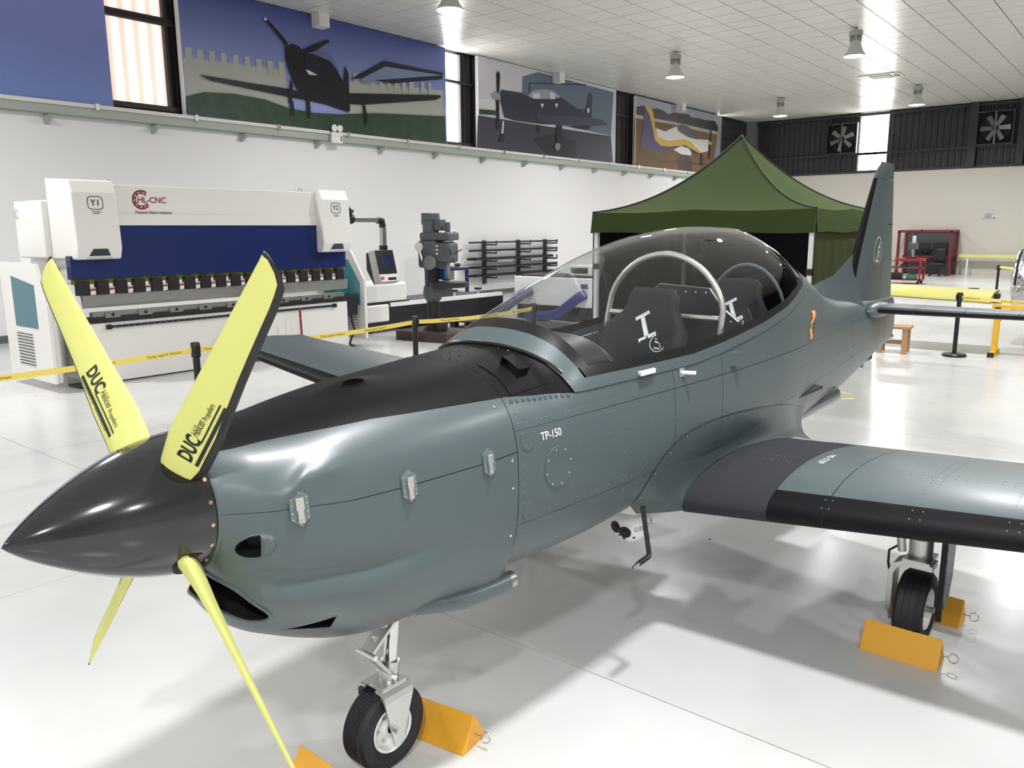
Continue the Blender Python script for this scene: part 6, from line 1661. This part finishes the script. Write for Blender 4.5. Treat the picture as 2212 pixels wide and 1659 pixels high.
VC = thing('bench_vice', 'small dark vice on the steel top of the red cart', 'vice', (-8.1, 31.9, .84)); box('base', (-.06, -.06, 0), (.06, .06, .03), M_blackpl, VC); B().cyl((0, 0, .03), (0, 0, .09), .02, n=8).mk('stem', M_blackpl, VC); box('jaw', (-.12, -.05, .09), (-.02, .05, .18), M_blackpl, VC); box('jaw', (.02, -.05, .09), (.12, .05, .20), M_blackpl, VC)
YB = thing('wall_beam', 'pale yellow-green beam lying along the foot of the back wall', 'beam', (-4.5, WY-.4, .74)); 
box('beam', (-2.3, -.1, 0), (2.5, .1, .13), mat('yellow_green', (214, 216, 130), .5), YB)
for x in (-2.0, 2.2): 
    box('trestle_leg', (x-.03, -.05, -.74), (x+.03, .05, 0), M_white, YB)
# ================================================================ second airframe in primer, on its stand
M_prim = mat('yellow_green_primer', (176, 172, 92), .5); M_primd = mat('green_primer', (118, 128, 44), .5)
AW = thing('primed_wing', 'yellow-green primed wing lying on a stand behind the tail', 'wing', (-2.05, 0, 0))
b = B(); Q = []
for t in np.linspace(0, 1, 12):
    x = -4.3+4.3*t; n_ = np.array([14.45-.15*t, .98-.13*t]); f_ = np.array([15.2, 1.09-.10*t]); d_ = f_-n_; F_ = foil(16, .14, .02); nn_ = np.array([-d_[1], d_[0]])
    Q.append([(x, n_[0]+d_[0]*u[0]+nn_[0]*u[1], n_[1]+d_[1]*u[0]+nn_[1]*u[1]) for u in F_])
b.grid(np.array(Q)); n0 = len(F_); b.add([tuple(v) for v in Q[0]], [tuple(range(n0))]); b.add([tuple(v) for v in Q[-1]], [tuple(range(n0))[::-1]]); b.mk('wing_skin', M_prim, AW, smooth=True, ang=50)
box('spar_stub', (.0, 14.6, .88), (.06, 14.85, .96), M_dark, AW); box('slot', (-.42, 14.95, 1.005), (-.27, 14.99, 1.022), M_dark, AW)
ST = thing('wing_stand', 'yellow steel stand with splayed feet carrying the primed airframe', 'stand', (-1.85, 14.60, 0))
M_sty = mat('stand_yellow', (226, 176, 40), .45)
for x in (-.12, .95):
    box('post', (x-.04, -.04, .05), (x+.04, .04, .76), M_sty, ST); box('foot', (x-.04, -.28, 0), (x+.04, .30, .07), M_sty, ST); box('foot_cap', (x-.045, -.31, -.0), (x+.045, -.28, .075), M_blackpl, ST)
    B().cyl((x, 0, .52), (x+(.22 if x < 0 else -.22), 0, .75), .025, n=8).mk('brace', M_sty, ST)
box('cross_beam', (-.2, -.04, .74), (1.1, .04, .80), M_sty, ST)
AF = thing('primed_fuselage', 'foil-covered front of a yellow-green primed fuselage at the right edge', 'fuselage', (-1.80, 16.1, 0))
M_foil = mat('crinkled_foil', (200, 202, 208), .16, 1.0, bump=(7, .9, .06))
b = B(); Q = []
for t in np.linspace(0, 1, 16):
    r = .5; row = []
    for a in np.linspace(-PI*.5, PI*1.5, 33): row.append((t*1.6-.1, .55*math.cos(a)*(1-.0*t), 1.05+.47*math.sin(a)*(1 if math.sin(a) < 0 else 1.15)))
    Q.append(row)
b.grid(np.array(Q)); b.add([tuple(v) for v in Q[0]], [tuple(range(33))]); b.mk('fuselage_shell', M_primd, AF, smooth=True, ang=50)
b = B(); Q = []
for k, s in enumerate(np.linspace(.05, 1.02, 9)):
    Q.append([(-.13-.05*math.sin(k*1.7+a*3)*(s < 1), .55*s*math.cos(a), 1.05+.47*s*math.sin(a)*(1 if math.sin(a) < 0 else 1.15)) for a in np.linspace(0, 2*PI, 41)])
b.grid(np.array(Q)); fo = b.mk('foil_cover', M_foil, AF, smooth=True)
b = B(); b.grid(np.array([[(x, -.57*math.cos(a) if 0 else .565*math.cos(a), 1.05+.485*math.sin(a)*(1 if math.sin(a) < 0 else 1.15)) for a in np.linspace(PI*.55, PI*1.62, 20)] for x in (-.14, .2, .6, .9)])); b.mk('foil_cover', M_foil, AF, smooth=True)
B().tube([(-.10, .56*math.cos(a), 1.05+.48*math.sin(a)*1.16) for a in np.linspace(.0, PI, 20)], .02, n=8).mk('rim', M_dark, AF)
b = B().prism([(-.02, 1.50), (.5, 2.1), (1.5, 2.2), (1.5, 1.45)], 1, -.05, .35); b.mk('windscreen_frame', M_primd, AF)
for x in (.1, 1.2):
    box('support_leg', (x-.04, -.04, 0), (x+.04, .04, .62), M_sty, AF)
# ================================================================ wooden stool behind the tail
SO = thing('wooden_stool', 'rough wooden trestle stool standing behind the rudder', 'stool', (-3.28, 14.0, 0), .1)
M_wood = mat('raw_wood', (176, 138, 100), .7, var=.2, vscale=12)
box('top', (-.28, -.2, .40), (.22, .2, .44), M_wood, SO)
for x in (-.22, .15):
    for y in (-.15, .15): box('leg', (x-.04, y-.04, 0), (x+.04, y+.04, .40), M_wood, SO)
box('rail', (-.2, -.02, .14), (.14, .02, .2), M_wood, SO); box('rail', (-.24, -.15, .14), (-.2, .15, .2), M_wood, SO)
